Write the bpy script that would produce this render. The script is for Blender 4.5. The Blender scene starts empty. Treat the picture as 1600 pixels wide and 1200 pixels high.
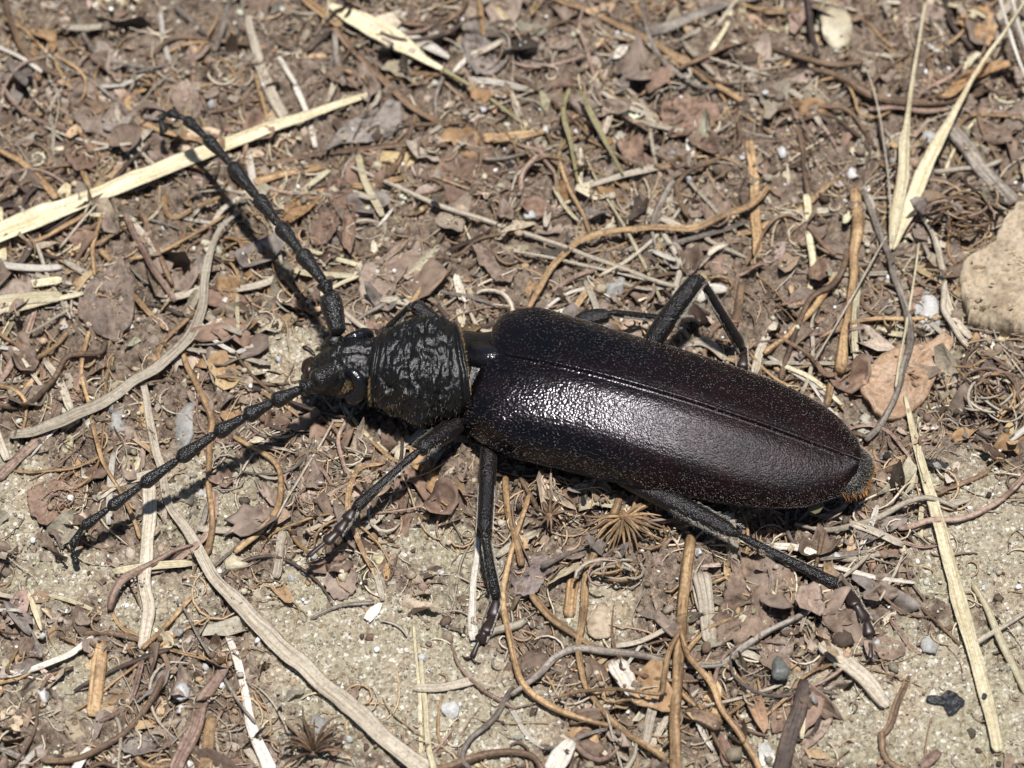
import bpy, math, random
import numpy as np
from mathutils import Vector, noise as mnoise

# ------------------------------------------------------------------ camera, sky, sun, exposure
MM = 0.001                      # everything below is measured in millimetres
D, TILT, SPX = 300.0, math.radians(32), 0.05   # camera distance (mm), tilt from straight down, mm per photo pixel
sc = bpy.context.scene
C = sc.collection
cam = bpy.data.cameras.new('camera'); camo = bpy.data.objects.new('camera', cam); C.objects.link(camo)
camo.location = (0, -D*math.sin(TILT)*MM, D*math.cos(TILT)*MM)
camo.rotation_euler = (TILT, 0, 0)
cam.sensor_width = 36; cam.lens = 36*D/80.0
cam.clip_start = 0.01; cam.clip_end = 50
cam.dof.use_dof = True; cam.dof.focus_distance = (D-8.0)*MM; cam.dof.aperture_fstop = 38
sc.camera = camo
SUN = Vector((0.05, -0.03, 1.0)).normalized()      # towards the light
w = bpy.data.worlds.new('World'); sc.world = w; w.use_nodes = True
wn = w.node_tree.nodes; bg = wn['Background']
sky = wn.new('ShaderNodeTexSky'); sky.sky_type = 'NISHITA'; sky.sun_disc = False
sky.sun_elevation = math.asin(SUN.z); sky.sun_rotation = math.atan2(SUN.x, SUN.y)
w.node_tree.links.new(sky.outputs[0], bg.inputs[0]); bg.inputs[1].default_value = 0.05
sl = bpy.data.lights.new('sun', 'SUN'); sl.energy = 5.0; sl.angle = math.radians(2.5); sl.color = (1, .965, .935)
so = bpy.data.objects.new('sun', sl); C.objects.link(so)
so.rotation_euler = SUN.to_track_quat('Z', 'Y').to_euler(); so.location = (0.1, 0, 1)
sc.view_settings.view_transform = 'Standard'; sc.view_settings.look = 'None'
sc.view_settings.exposure = 0.2; sc.view_settings.gamma = 1.0

# ------------------------------------------------------------------ photo pixel -> place
CP = np.array([0, -D*math.sin(TILT), D*math.cos(TILT)])
UP = np.array([0, math.cos(TILT), math.sin(TILT)]); FW = np.array([0, math.sin(TILT), -math.cos(TILT)])
def R(px, py, z):
    d = np.array([(px-800)*SPX/D, 0, 0]) + UP*((600-py)*SPX/D) + FW
    return CP + d*((z-CP[2])/d[2])
def proj(x, y, z=0.0):
    f = (y-CP[1])*FW[1] + (z-CP[2])*FW[2]
    return 800 + x/f*D/SPX, 600 - ((y-CP[1])*UP[1]+(z-CP[2])*UP[2])/f*D/SPX
rng = np.random.default_rng(7); random.seed(7)

# ------------------------------------------------------------------ node helpers and materials
def nodes(name):
    m = bpy.data.materials.new(name); m.use_nodes = True
    nt = m.node_tree; return m, nt, nt.nodes['Principled BSDF']
def nd(nt, t, **kw):
    n = nt.nodes.new(t)
    for k, v in kw.items():
        if k.startswith('i_'): n.inputs[int(k[2:]) if k[2:].isdigit() else k[2:]].default_value = v
        else: setattr(n, k, v)
    return n
def ramp(nt, fac, stops):
    r = nt.nodes.new('ShaderNodeValToRGB'); e = r.color_ramp.elements
    while len(e) < len(stops): e.new(.5)
    for el, (p, c) in zip(e, stops): el.position = p; el.color = (*c, 1) if len(c) == 3 else c
    nt.links.new(fac, r.inputs[0]); return r.outputs[0]
def mixc(nt, fac, a, b, mode='MIX'):
    m = nt.nodes.new('ShaderNodeMix'); m.data_type = 'RGBA'; m.blend_type = mode
    for i, v in ((0, fac), (6, a), (7, b)):
        if hasattr(v, 'is_linked'): nt.links.new(v, m.inputs[i])
        else: m.inputs[i].default_value = v if not isinstance(v, tuple) else (*v, 1)[:4]
    return m.outputs[2]
def tex(nt, vec, scale, detail=4, rough=.55, kind='ShaderNodeTexNoise'):
    n = nt.nodes.new(kind); n.inputs['Scale'].default_value = scale
    if kind == 'ShaderNodeTexNoise': n.inputs['Detail'].default_value = detail; n.inputs['Roughness'].default_value = rough
    nt.links.new(vec, n.inputs['Vector']); return n
def bump(nt, h, strength, dist, normal=None):
    b = nt.nodes.new('ShaderNodeBump'); b.inputs['Strength'].default_value = strength; b.inputs['Distance'].default_value = dist
    nt.links.new(h, b.inputs['Height'])
    if normal is not None: nt.links.new(normal, b.inputs['Normal'])
    return b.outputs[0]
def vary(nt, col, lo=.75, hi=1.25):
    oi = nt.nodes.new('ShaderNodeObjectInfo'); mr = nt.nodes.new('ShaderNodeMapRange')
    mr.inputs['To Min'].default_value = lo; mr.inputs['To Max'].default_value = hi
    nt.links.new(oi.outputs['Random'], mr.inputs['Value'])
    h = nt.nodes.new('ShaderNodeHueSaturation'); nt.links.new(mr.outputs[0], h.inputs['Value']); nt.links.new(col, h.inputs['Color'])
    return h.outputs[0], oi.outputs['Random']
def offset_by(nt, vec, rnd, k):
    a = nt.nodes.new('ShaderNodeVectorMath'); a.operation = 'MULTIPLY_ADD'
    cmb = nt.nodes.new('ShaderNodeCombineXYZ'); 
    for i in range(3): nt.links.new(rnd, cmb.inputs[i])
    a.inputs[1].default_value = (k, k*1.7, k*.6)
    nt.links.new(cmb.outputs[0], a.inputs[0]); nt.links.new(vec, a.inputs[2]); return a.outputs[0]
M = {}
def plant(name, c1, c2, cd, rough=.6, streak=7, spots=.7, lo=.72, hi=1.2, bs=.9, spec=.35, fine=.9):
    m, nt, p = nodes(name); L = nt.links
    tc = nt.nodes.new('ShaderNodeTexCoord'); oi = nt.nodes.new('ShaderNodeObjectInfo')
    mp = nt.nodes.new('ShaderNodeMapping'); mp.inputs['Scale'].default_value = (.16, streak, 1)
    L.new(offset_by(nt, tc.outputs['UV'], oi.outputs['Random'], 37), mp.inputs[0])
    st = tex(nt, mp.outputs[0], 1.0, 5, .65)
    ob = offset_by(nt, tc.outputs['Object'], oi.outputs['Random'], .4)
    bl = tex(nt, ob, 420, 4, .6); fi = tex(nt, ob, 3500, 3, .6)
    col = ramp(nt, st.outputs[0], [(.36, cd), (.47, c2), (.58, c1)])
    dk = ramp(nt, bl.outputs[0], [(.38, (1, 1, 1)), (.54, (0, 0, 0))])
    col = mixc(nt, spots, col, mixc(nt, dk, col, cd))
    fr = ramp(nt, fi.outputs[0], [(.3, (.45, .42, .40)), (.52, (1, 1, 1)), (.75, (1.22, 1.2, 1.16))])
    col = mixc(nt, fine, col, fr, 'MULTIPLY')
    col, _ = vary(nt, col, lo, hi)
    L.new(col, p.inputs['Base Color']); p.inputs['Roughness'].default_value = rough; p.inputs['Specular IOR Level'].default_value = spec
    b = bump(nt, st.outputs[0], bs, .00012); b = bump(nt, fi.outputs[0], .35, .00006, b)
    L.new(b, p.inputs['Normal']); M[name] = m
plant('straw', (.68, .62, .44), (.60, .53, .35), (.42, .34, .19), .5, streak=16, spots=.4, fine=.55)
plant('olive', (.42, .38, .20), (.33, .29, .15), (.20, .16, .08), .5, streak=14, spots=.3)
plant('pale', (.56, .50, .40), (.46, .40, .305), (.25, .20, .145), .6, streak=16, spots=.25, fine=.6)
plant('white', (.72, .68, .60), (.60, .55, .47), (.36, .31, .24), .55, streak=16, spots=.2, fine=.5)
plant('tan', (.46, .315, .17), (.345, .22, .11), (.15, .09, .045), .5)
plant('brown', (.26, .17, .105), (.18, .115, .07), (.065, .042, .027), .55)
plant('grey', (.33, .29, .245), (.235, .20, .165), (.095, .075, .06), .65, streak=9)
plant('dark', (.12, .085, .065), (.075, .052, .04), (.03, .02, .016), .6)
plant('rose', (.40, .29, .225), (.30, .205, .155), (.15, .09, .065), .6)

def leaf(name, c1, c2, cd, rough=.65, lo=.75, hi=1.25, fuzz=False):
    m, nt, p = nodes(name); L = nt.links
    tc = nt.nodes.new('ShaderNodeTexCoord'); oi = nt.nodes.new('ShaderNodeObjectInfo')
    ob = offset_by(nt, tc.outputs['Object'], oi.outputs['Random'], .4)
    big = tex(nt, ob, 330, 5, .6); fine = tex(nt, ob, 2600, 5, .65)
    vo = tex(nt, ob, 900, kind='ShaderNodeTexVoronoi'); vo.feature = 'DISTANCE_TO_EDGE'
    col = ramp(nt, big.outputs[0], [(.3, cd), (.48, c2), (.66, c1)])
    fr = ramp(nt, fine.outputs[0], [(.28, (.5, .47, .45)), (.52, (1, 1, 1)), (.75, (1.25, 1.22, 1.18))])
    col = mixc(nt, .9, col, fr, 'MULTIPLY')
    col, _ = vary(nt, col, lo, hi)
    L.new(col, p.inputs['Base Color']); p.inputs['Roughness'].default_value = rough; p.inputs['Specular IOR Level'].default_value = .3
    if fuzz:
        p.inputs['Sheen Weight'].default_value = .35; p.inputs['Sheen Roughness'].default_value = .4
    vr = ramp(nt, vo.outputs[0], [(0, (0, 0, 0)), (.12, (1, 1, 1))])
    b = bump(nt, vr, .35, .00006); b = bump(nt, fine.outputs[0], .7, .00012, b); L.new(b, p.inputs['Normal']); M[name] = m
leaf('leaf_taupe', (.29, .228, .182), (.22, .168, .132), (.105, .075, .057))
leaf('leaf_brown', (.24, .175, .13), (.175, .125, .092), (.08, .055, .04))
leaf('leaf_rust', (.27, .18, .13), (.20, .132, .095), (.10, .065, .046))
leaf('leaf_rose', (.31, .24, .19), (.235, .175, .135), (.12, .085, .062))
leaf('leaf_grey', (.28, .245, .215), (.20, .17, .148), (.095, .078, .066))
leaf('leaf_tan', (.42, .28, .155), (.31, .195, .10), (.15, .085, .045))
leaf('leaf_lilac', (.40, .33, .30), (.29, .235, .21), (.14, .10, .088), fuzz=True)
leaf('leaf_smooth', (.36, .25, .165), (.31, .21, .135), (.22, .14, .09), .38)
leaf('charcoal', (.035, .037, .042), (.018, .019, .022), (.006, .006, .007), .4, 1, 1)
leaf('clod', (.47, .39, .285), (.40, .325, .23), (.27, .21, .14), .9, 1, 1)

def stone(name, c1, c2, rough=.45, trans=0.0):
    m, nt, p = nodes(name); L = nt.links
    tc = nt.nodes.new('ShaderNodeTexCoord'); oi = nt.nodes.new('ShaderNodeObjectInfo')
    ob = offset_by(nt, tc.outputs['Object'], oi.outputs['Random'], .4)
    n1 = tex(nt, ob, 700, 6, .6); n2 = tex(nt, ob, 4500, 3, .6)
    col = ramp(nt, n1.outputs[0], [(.35, c2), (.6, c1)])
    fr = ramp(nt, n2.outputs[0], [(.3, (.7, .69, .67)), (.6, (1, 1, 1))])
    col = mixc(nt, .7, col, fr, 'MULTIPLY'); col, _ = vary(nt, col, .85, 1.15)
    L.new(col, p.inputs['Base Color']); p.inputs['Roughness'].default_value = rough
    p.inputs['Transmission Weight'].default_value = trans
    b = bump(nt, n2.outputs[0], .5, .0001); L.new(bump(nt, n1.outputs[0], .5, .0003, b), p.inputs['Normal']); M[name] = m
stone('stone_white', (.60, .595, .57), (.42, .415, .40))
stone('stone_grey', (.37, .36, .335), (.23, .22, .20), .55, .05)
stone('stone_yellow', (.58, .51, .36), (.42, .36, .25))
stone('stone_green', (.16, .17, .15), (.09, .095, .085))

def attr_mat(name, rough, bs, fs=3000, spec=.3):
    m, nt, p = nodes(name); L = nt.links
    a = nt.nodes.new('ShaderNodeAttribute'); a.attribute_name = 'col'
    tc = nt.nodes.new('ShaderNodeTexCoord'); f = tex(nt, tc.outputs['Object'], fs, 4, .65)
    fr = ramp(nt, f.outputs[0], [(.28, (.5, .48, .46)), (.52, (1, 1, 1)), (.76, (1.22, 1.2, 1.16))])
    L.new(mixc(nt, .9, a.outputs['Color'], fr, 'MULTIPLY'), p.inputs['Base Color'])
    p.inputs['Roughness'].default_value = rough; p.inputs['Specular IOR Level'].default_value = spec
    L.new(bump(nt, f.outputs[0], bs, .00012), p.inputs['Normal']); M[name] = m
attr_mat('flake_stuff', .65, .7); attr_mat('fibre_stuff', .55, .3); attr_mat('crumb_stuff', .9, .6); attr_mat('grain_stuff', .35, .2, spec=.5)

def ground_mat():
    m, nt, p = nodes('soil'); L = nt.links
    tc = nt.nodes.new('ShaderNodeTexCoord'); v = tc.outputs['Object']
    a = nt.nodes.new('ShaderNodeAttribute'); a.attribute_name = 'sand'
    n1 = tex(nt, v, 130, 6, .6); n2 = tex(nt, v, 1500, 5, .7); vo = tex(nt, v, 4200, kind='ShaderNodeTexVoronoi')
    sep = nt.nodes.new('ShaderNodeSeparateColor'); L.new(vo.outputs['Color'], sep.inputs[0])
    grain = ramp(nt, sep.outputs[0], [(0, (.20, .165, .12)), (.3, (.33, .285, .21)), (.6, (.37, .335, .25)), (.85, (.43, .385, .30)), (.97, (.62, .60, .54))])
    tint = ramp(nt, n1.outputs[0], [(.35, (.92, .94, .87)), (.55, (1, .99, .97)), (.7, (1.05, .96, .88))])
    sand = mixc(nt, 1, grain, tint, 'MULTIPLY')
    sand = mixc(nt, .75, sand, ramp(nt, n2.outputs[0], [(.3, (.6, .56, .5)), (.5, (1, 1, 1))]), 'MULTIPLY')
    hum = ramp(nt, n2.outputs[0], [(.3, (.055, .042, .031)), (.5, (.19, .148, .113)), (.68, (.32, .262, .205))])
    hum = mixc(nt, .5, hum, ramp(nt, n1.outputs[0], [(.35, (.8, .72, .66)), (.65, (1.2, 1.15, 1.1))]), 'MULTIPLY')
    mk = nt.nodes.new('ShaderNodeMath'); mk.operation = 'MULTIPLY_ADD'; mk.inputs[1].default_value = .5; mk.inputs[2].default_value = -.25
    L.new(n2.outputs[0], mk.inputs[0]); ad = nt.nodes.new('ShaderNodeMath'); ad.operation = 'ADD'
    L.new(mk.outputs[0], ad.inputs[0]); L.new(a.outputs['Fac'], ad.inputs[1])
    fac = ramp(nt, ad.outputs[0], [(.25, (0, 0, 0)), (.6, (1, 1, 1))])
    L.new(mixc(nt, fac, hum, sand), p.inputs['Base Color']); p.inputs['Roughness'].default_value = .85
    p.inputs['Specular IOR Level'].default_value = .3
    b = bump(nt, vo.outputs['Distance'], .6, .00012); L.new(bump(nt, n2.outputs[0], .8, .0003, b), p.inputs['Normal']); M['soil'] = m
ground_mat()

def shell_mats():
    def base(name, c, rough, sheen, spec=.5):
        m, nt, p = nodes(name); p.inputs['Base Color'].default_value = (*c, 1); p.inputs['Roughness'].default_value = rough
        p.inputs['Specular IOR Level'].default_value = spec
        p.inputs['Sheen Weight'].default_value = sheen; p.inputs['Sheen Roughness'].default_value = .35; p.inputs['Sheen Tint'].default_value = (.8, .74, .62, 1)
        M[name] = m; return m, nt, p
    m, nt, p = base('elytra', (.012, .006, .007), .17, 0.0, .5); L = nt.links
    tc = nt.nodes.new('ShaderNodeTexCoord'); v = tc.outputs['UV']      # u along the wing case in mm, v across in mm
    sx = nt.nodes.new('ShaderNodeSeparateXYZ'); L.new(v, sx.inputs[0])
    mr = nt.nodes.new('ShaderNodeMapRange'); mr.inputs['From Max'].default_value = 15; mr.inputs['From Min'].default_value = 2; L.new(sx.outputs[0], mr.inputs[0])
    v1 = tex(nt, v, 4.8, kind='ShaderNodeTexVoronoi'); v1.feature = 'SMOOTH_F1'; v1.inputs['Smoothness'].default_value = .3
    v2 = tex(nt, v, 7.0, kind='ShaderNodeTexVoronoi'); v2.feature = 'SMOOTH_F1'; v2.inputs['Smoothness'].default_value = .3
    n1 = tex(nt, v, 2.6, 0, .5); n3 = tex(nt, v, .35, 4, .6)
    sc2 = nt.nodes.new('ShaderNodeMath'); sc2.operation = 'MULTIPLY'; sc2.inputs[1].default_value = .5; L.new(v2.outputs['Distance'], sc2.inputs[0])
    mx = nt.nodes.new('ShaderNodeMix'); L.new(mr.outputs[0], mx.inputs[0]); L.new(v1.outputs['Distance'], mx.inputs[2]); L.new(sc2.outputs[0], mx.inputs[3])
    b = bump(nt, mx.outputs[0], 1.0, .000042); b = bump(nt, n1.outputs[0], 1.0, .00002, b); L.new(b, p.inputs['Normal'])
    front = ramp(nt, n3.outputs[0], [(.38, (.0025, .002, .0024)), (.62, (.005, .0024, .0027))]); back = ramp(nt, n3.outputs[0], [(.35, (.004, .0024, .0024)), (.62, (.010, .0034, .0034))])
    m2 = nt.nodes.new('ShaderNodeMapRange'); m2.inputs['From Min'].default_value = 6; m2.inputs['From Max'].default_value = 22; m2.interpolation_type = 'SMOOTHSTEP'; L.new(sx.outputs[0], m2.inputs[0])
    L.new(mixc(nt, m2.outputs[0], front, back), p.inputs['Base Color'])
    m3 = nt.nodes.new('ShaderNodeMapRange'); m3.inputs['To Min'].default_value = .20; m3.inputs['To Max'].default_value = .40; L.new(m2.outputs[0], m3.inputs[0]); nr = tex(nt, v, .9, 5, .7); ra = nt.nodes.new('ShaderNodeMath'); ra.operation = 'MULTIPLY_ADD'; ra.inputs[1].default_value = .22; L.new(nr.outputs[0], ra.inputs[0]); rs = nt.nodes.new('ShaderNodeMath'); rs.operation = 'SUBTRACT'; rs.inputs[1].default_value = .11; L.new(m3.outputs[0], rs.inputs[0]); L.new(rs.outputs[0], ra.inputs[2]); L.new(ra.outputs[0], p.inputs['Roughness'])
    m4 = nt.nodes.new('ShaderNodeMapRange'); m4.inputs['To Min'].default_value = .45; m4.inputs['To Max'].default_value = .16; L.new(m2.outputs[0], m4.inputs[0]); L.new(m4.outputs[0], p.inputs['Specular IOR Level'])
    p.inputs['Specular Tint'].default_value = (.97, .92, 1, 1)
    m, nt, p = base('cuticle', (.0055, .005, .0047), .27, .03, .55); L = nt.links
    tc = nt.nodes.new('ShaderNodeTexCoord'); n = tex(nt, tc.outputs['Object'], 3200, 5, .65); n2 = tex(nt, tc.outputs['Object'], 900, 4, .6)
    b = bump(nt, n.outputs[0], 1, .00009); L.new(bump(nt, n2.outputs[0], 1, .00008, b), p.inputs['Normal'])
    m, nt, p = base('limb', (.006, .0045, .0042), .27, .05); L = nt.links
    tc = nt.nodes.new('ShaderNodeTexCoord'); n = tex(nt, tc.outputs['Object'], 5200, 3, .6)
    L.new(bump(nt, n.outputs[0], 1, .00015), p.inputs['Normal'])
    m, nt, p = base('antenna', (.008, .007, .0065), .28, .08); L = nt.links
    tc = nt.nodes.new('ShaderNodeTexCoord'); n = tex(nt, tc.outputs['Object'], 5200, 2, .6); L.new(bump(nt, n.outputs[0], 1, .00016), p.inputs['Normal'])
    m, nt, p = base('eye', (.006, .006, .008), .22, 0, .6); L = nt.links
    tc = nt.nodes.new('ShaderNodeTexCoord'); vv = tex(nt, tc.outputs['Object'], 7000, kind='ShaderNodeTexVoronoi')
    L.new(bump(nt, vv.outputs['Distance'], 1, .00003), p.inputs['Normal'])
    base('red_brown', (.022, .010, .006), .4, .03); base('tarsus', (.022, .013, .010), .4, .2)
    base('hair_gold', (.34, .23, .10), .5, .0); base('hair_orange', (.50, .21, .04), .5, 0); base('hair_grey', (.26, .23, .18), .5, 0); base('hair_seta', (.20, .18, .15), .4, 0); base('hair_pale', (.46, .43, .36), .5, 0)
    m, nt, p = base('membrane', (.16, .14, .075), .8, 0, .2)
    p.inputs['Transmission Weight'].default_value = .2
shell_mats()

# ------------------------------------------------------------------ mesh and object helpers
def mesh(name, v, f, mat, uv=None, col=None, smooth=True, origin=None):
    v = np.asarray(v, float); o = v.mean(0) if origin is None else np.asarray(origin, float)
    if origin is None: o = np.array([o[0], o[1], v[:, 2].min()])
    me = bpy.data.meshes.new(name)
    if isinstance(f, np.ndarray):
        n, k = f.shape
        me.vertices.add(len(v)); me.vertices.foreach_set('co', ((v-o)*MM).astype(np.float32).ravel())
        me.loops.add(n*k); me.loops.foreach_set('vertex_index', f.astype(np.int32).ravel())
        me.polygons.add(n); me.polygons.foreach_set('loop_start', np.arange(0, n*k, k, dtype=np.int32))
        me.update(calc_edges=True); me.validate()
    else:
        me.from_pydata(((v-o)*MM).tolist(), [], f)
    if smooth: me.polygons.foreach_set('use_smooth', [True]*len(me.polygons))
    if uv is not None:
        idx = np.zeros(len(me.loops), np.int32); me.loops.foreach_get('vertex_index', idx)
        me.uv_layers.new(name='UVMap').data.foreach_set('uv', np.asarray(uv, np.float32)[idx].ravel())
    if col is not None:
        a = me.color_attributes.new('col', 'FLOAT_COLOR', 'POINT')
        a.data.foreach_set('color', np.c_[col, np.ones(len(v))].astype(np.float32).ravel())
    me.materials.append(M[mat] if isinstance(mat, str) else mat)
    return me, o
def link(name, me, o, parent=None, label=None, cat=None, group=None, kind=None):
    ob = bpy.data.objects.new(name, me); C.objects.link(ob)
    o = Vector(np.asarray(o, float)*MM)
    if parent is not None:
        ob.parent = parent; q = parent
        while q is not None: o = o - q.location; q = q.parent
    ob.location = o
    if label: ob['label'] = label
    if cat: ob['category'] = cat
    if group: ob['group'] = group
    if kind: ob['kind'] = kind
    return ob
def thing(name, v, f, mat, uv=None, parent=None, label=None, cat=None, group=None, kind=None, col=None, smooth=True):
    me, o = mesh(name, v, f, mat, uv, col, smooth)
    return link(name, me, o, parent, label, cat, group, kind)

# ------------------------------------------------------------------ terrain height field
HX0, HX1, HY0, HY1, HS = -85.0, 85.0, -75.0, 80.0, 0.1
NX, NY = int((HX1-HX0)/HS)+1, int((HY1-HY0)/HS)+1
def spectral(beta, lo, hi, seed):
    r = np.random.default_rng(seed); n = r.standard_normal((NY, NX))
    fy = np.fft.fftfreq(NY, HS)[:, None]; fx = np.fft.rfftfreq(NX, HS)[None, :]
    k = np.sqrt(fx*fx+fy*fy); k[0, 0] = 1
    s = np.where((k > lo) & (k < hi), k**(-beta), 0)
    g = np.fft.irfft2(np.fft.rfft2(n)*s, (NY, NX)); return g/g.std()
gx = np.linspace(HX0, HX1, NX); gy = np.linspace(HY0, HY1, NY); GX, GY = np.meshgrid(gx, gy)
PX, PY = proj(GX, GY, .3)
SAND = np.zeros((NY, NX))
for cx, cy, rx, ry, k in [(600, 1040, 200, 180, 1), (490, 935, 90, 75, 1), (640, 880, 130, 60, .7), (1480, 1090, 200, 130, 1), (1330, 1130, 120, 90, .9),
    (1530, 830, 120, 130, .75), (1470, 760, 80, 50, .5), (15, 790, 65, 95, 1), (440, 570, 75, 65, .8), (330, 780, 140, 130, .5), (90, 900, 130, 60, .55),
    (940, 960, 65, 60, .9), (1180, 1150, 90, 60, .6), (230, 960, 100, 70, .6), (100, 1060, 150, 90, .5), (780, 1130, 90, 80, .75), (700, 1300, 500, 120, .8),
    (1650, 950, 120, 250, .8), (1120, 900, 60, 50, .5)]:
    SAND = np.maximum(SAND, k*np.clip(1.6-1.6*np.sqrt(((PX-cx)/rx)**2+((PY-cy)/ry)**2)*.75, 0, 1))
ns = spectral(1.3, .04, 3, 3)
SAND = np.clip(SAND + ns*.17*(SAND > .03), 0, 1); LIT = 1-SAND
H = .32*spectral(1.8, .012, .25, 11) + LIT*(.42*spectral(1.4, .10, 3.0, 12)) + (.10+.05*LIT)*spectral(1.0, .5, 4.5, 13)
H -= np.median(H)
H0 = H.copy()
def ij(x, y): return np.clip(((np.asarray(y)-HY0)/HS).astype(int), 0, NY-1), np.clip(((np.asarray(x)-HX0)/HS).astype(int), 0, NX-1)
def hgt(x, y):
    i, j = ij(x, y); return H[i, j]
def onground(px, py):
    z = 0.0
    for _ in range(4):
        q = R(px, py, z); z = float(hgt(q[0], q[1]))
    return R(px, py, z)
def stamp(x, y, z, r):
    i, j = int((y-HY0)/HS), int((x-HX0)/HS); k = max(1, int(r/HS))
    if i-k < 0 or j-k < 0 or i+k >= NY or j+k >= NX: return
    s = H[i-k:i+k+1, j-k:j+k+1]; np.maximum(s, np.minimum(z, s+2.0), out=s)

def build_ground():
    def axis(a, b, step, far):
        core = np.arange(a, b+1e-6, step); g = []; s, q = step, b
        while q < far: s *= 1.25; q += s; g.append(q)
        g = np.array(g); return np.concatenate([a-(g[::-1]-b), core, g])
    xs = axis(-46, 46, .17, 3000); ys = axis(-40, 46, .17, 3000)
    X, Y = np.meshgrid(xs, ys); i, j = ij(X, Y)
    inside = (X > HX0) & (X < HX1) & (Y > HY0) & (Y < HY1)
    Z = np.where(inside, H0[i, j], 0.0)
    v = np.c_[X.ravel(), Y.ravel(), Z.ravel()]
    ny, nx = X.shape; a = np.arange(ny*nx).reshape(ny, nx)
    f = np.stack([a[:-1, :-1], a[:-1, 1:], a[1:, 1:], a[1:, :-1]], -1).reshape(-1, 4)
    me, o = mesh('ground', v, f, 'soil', origin=(0, 0, 0))
    at = me.attributes.new('sand', 'FLOAT', 'POINT'); at.data.foreach_set('value', np.where(inside, SAND[i, j], .3).astype(np.float32).ravel())
    link('ground', me, o, kind='structure', label='sandy brown soil strewn with dry plant litter', cat='ground')
build_ground()

# ------------------------------------------------------------------ shapes
def crom(p, n):
    p = np.asarray(p, float); q = np.vstack([2*p[0]-p[1], p, 2*p[-1]-p[-2]])
    d = np.r_[0, np.cumsum(np.linalg.norm(np.diff(p[:, :2], axis=0), axis=1))]
    t = np.linspace(0, d[-1], n); out = []
    for tt in t:
        i = min(max(np.searchsorted(d, tt, 'right')-1, 0), len(p)-2); u = (tt-d[i])/max(d[i+1]-d[i], 1e-9)
        a, b, c, e = q[i], q[i+1], q[i+2], q[i+3]
        out.append(.5*((2*b)+(c-a)*u+(2*a-5*b+4*c-e)*u*u+(3*b-a-3*c+e)*u**3))
    return np.array(out)
def smooth1(z, s):
    k = int(3*s)+1; x = np.arange(-k, k+1); g = np.exp(-x*x/(2*s*s)); g /= g.sum()
    return np.convolve(np.pad(z, k, 'edge'), g, 'valid')
def sweep(P, hw, hh, prof, twist=0.0, wob=0.0, seed=0, cap=True):
    """closed solid along the points P: half widths hw, half heights hh, profile = list of (side, up)"""
    P = np.asarray(P, float); n = len(P); T = np.gradient(P, axis=0); T /= np.linalg.norm(T, axis=1)[:, None]+1e-12
    S = np.cross(T, (0, 0, 1)); S /= np.linalg.norm(S, axis=1)[:, None]+1e-9; N = np.cross(S, T)
    pr = np.asarray(prof, float); k = len(pr); L = np.r_[0, np.cumsum(np.linalg.norm(np.diff(P, axis=0), axis=1))]
    tw = np.linspace(0, 1, n)*twist if np.isscalar(twist) else np.interp(np.linspace(0, 1, n), np.linspace(0, 1, len(twist)), twist)
    c, s = np.cos(tw)[:, None], np.sin(tw)[:, None]
    a = pr[None, :, 0]*np.asarray(hw)[:, None]; b = pr[None, :, 1]*np.asarray(hh)[:, None]
    if wob:
        r = np.random.default_rng(seed); nn = r.standard_normal((n, k)); nn = np.apply_along_axis(lambda q: smooth1(q, 1.5), 0, nn)
        a = a*(1+wob*nn); b = b*(1+wob*nn)
    A, B = a*c-b*s, a*s+b*c
    V = P[:, None, :] + S[:, None, :]*A[..., None] + N[:, None, :]*B[..., None]
    uv = np.stack(np.broadcast_arrays(L[:, None], (np.arange(k)/k)[None, :]), -1).reshape(-1, 2)
    V = V.reshape(-1, 3); F = []
    for i in range(n-1):
        for j in range(k):
            j2 = (j+1) % k; F.append((i*k+j, i*k+j2, (i+1)*k+j2, (i+1)*k+j))
    if cap: F.append(tuple(range(k))[::-1]); F.append(tuple(range((n-1)*k, n*k)))
    return V, F, uv
ROUND = [(math.cos(a), math.sin(a)) for a in np.linspace(0, 2*math.pi, 9)[:-1]]
ROUND5 = [(math.cos(a), math.sin(a)) for a in np.linspace(0, 2*math.pi, 6)[:-1]]
BLADE = [(1, .1), (.8, .55), (.45, .75), (.12, .95), (-.12, .8), (-.45, .95), (-.8, .6), (-1, .1), (-.8, -.35), (0, -.6), (.8, -.35)]
CHAN = [(1, 1.1), (.75, .9), (.35, .25), (0, .05), (-.35, .25), (-.75, .9), (-1, 1.1), (-.8, .4), (-.4, -.4), (0, -.65), (.4, -.4), (.8, .4)]
WOOD = [(1, -.6), (1, .55), (.7, .85), (.45, .7), (.2, 1), (-.1, .8), (-.4, 1), (-.7, .75), (-1, .6), (-1, -.6)]
PROF = {'r': (ROUND, .9), 'f': (BLADE, .28), 'c': (CHAN, .42), 'w': (WOOD, .38), 't': (ROUND5, .9)}

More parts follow.
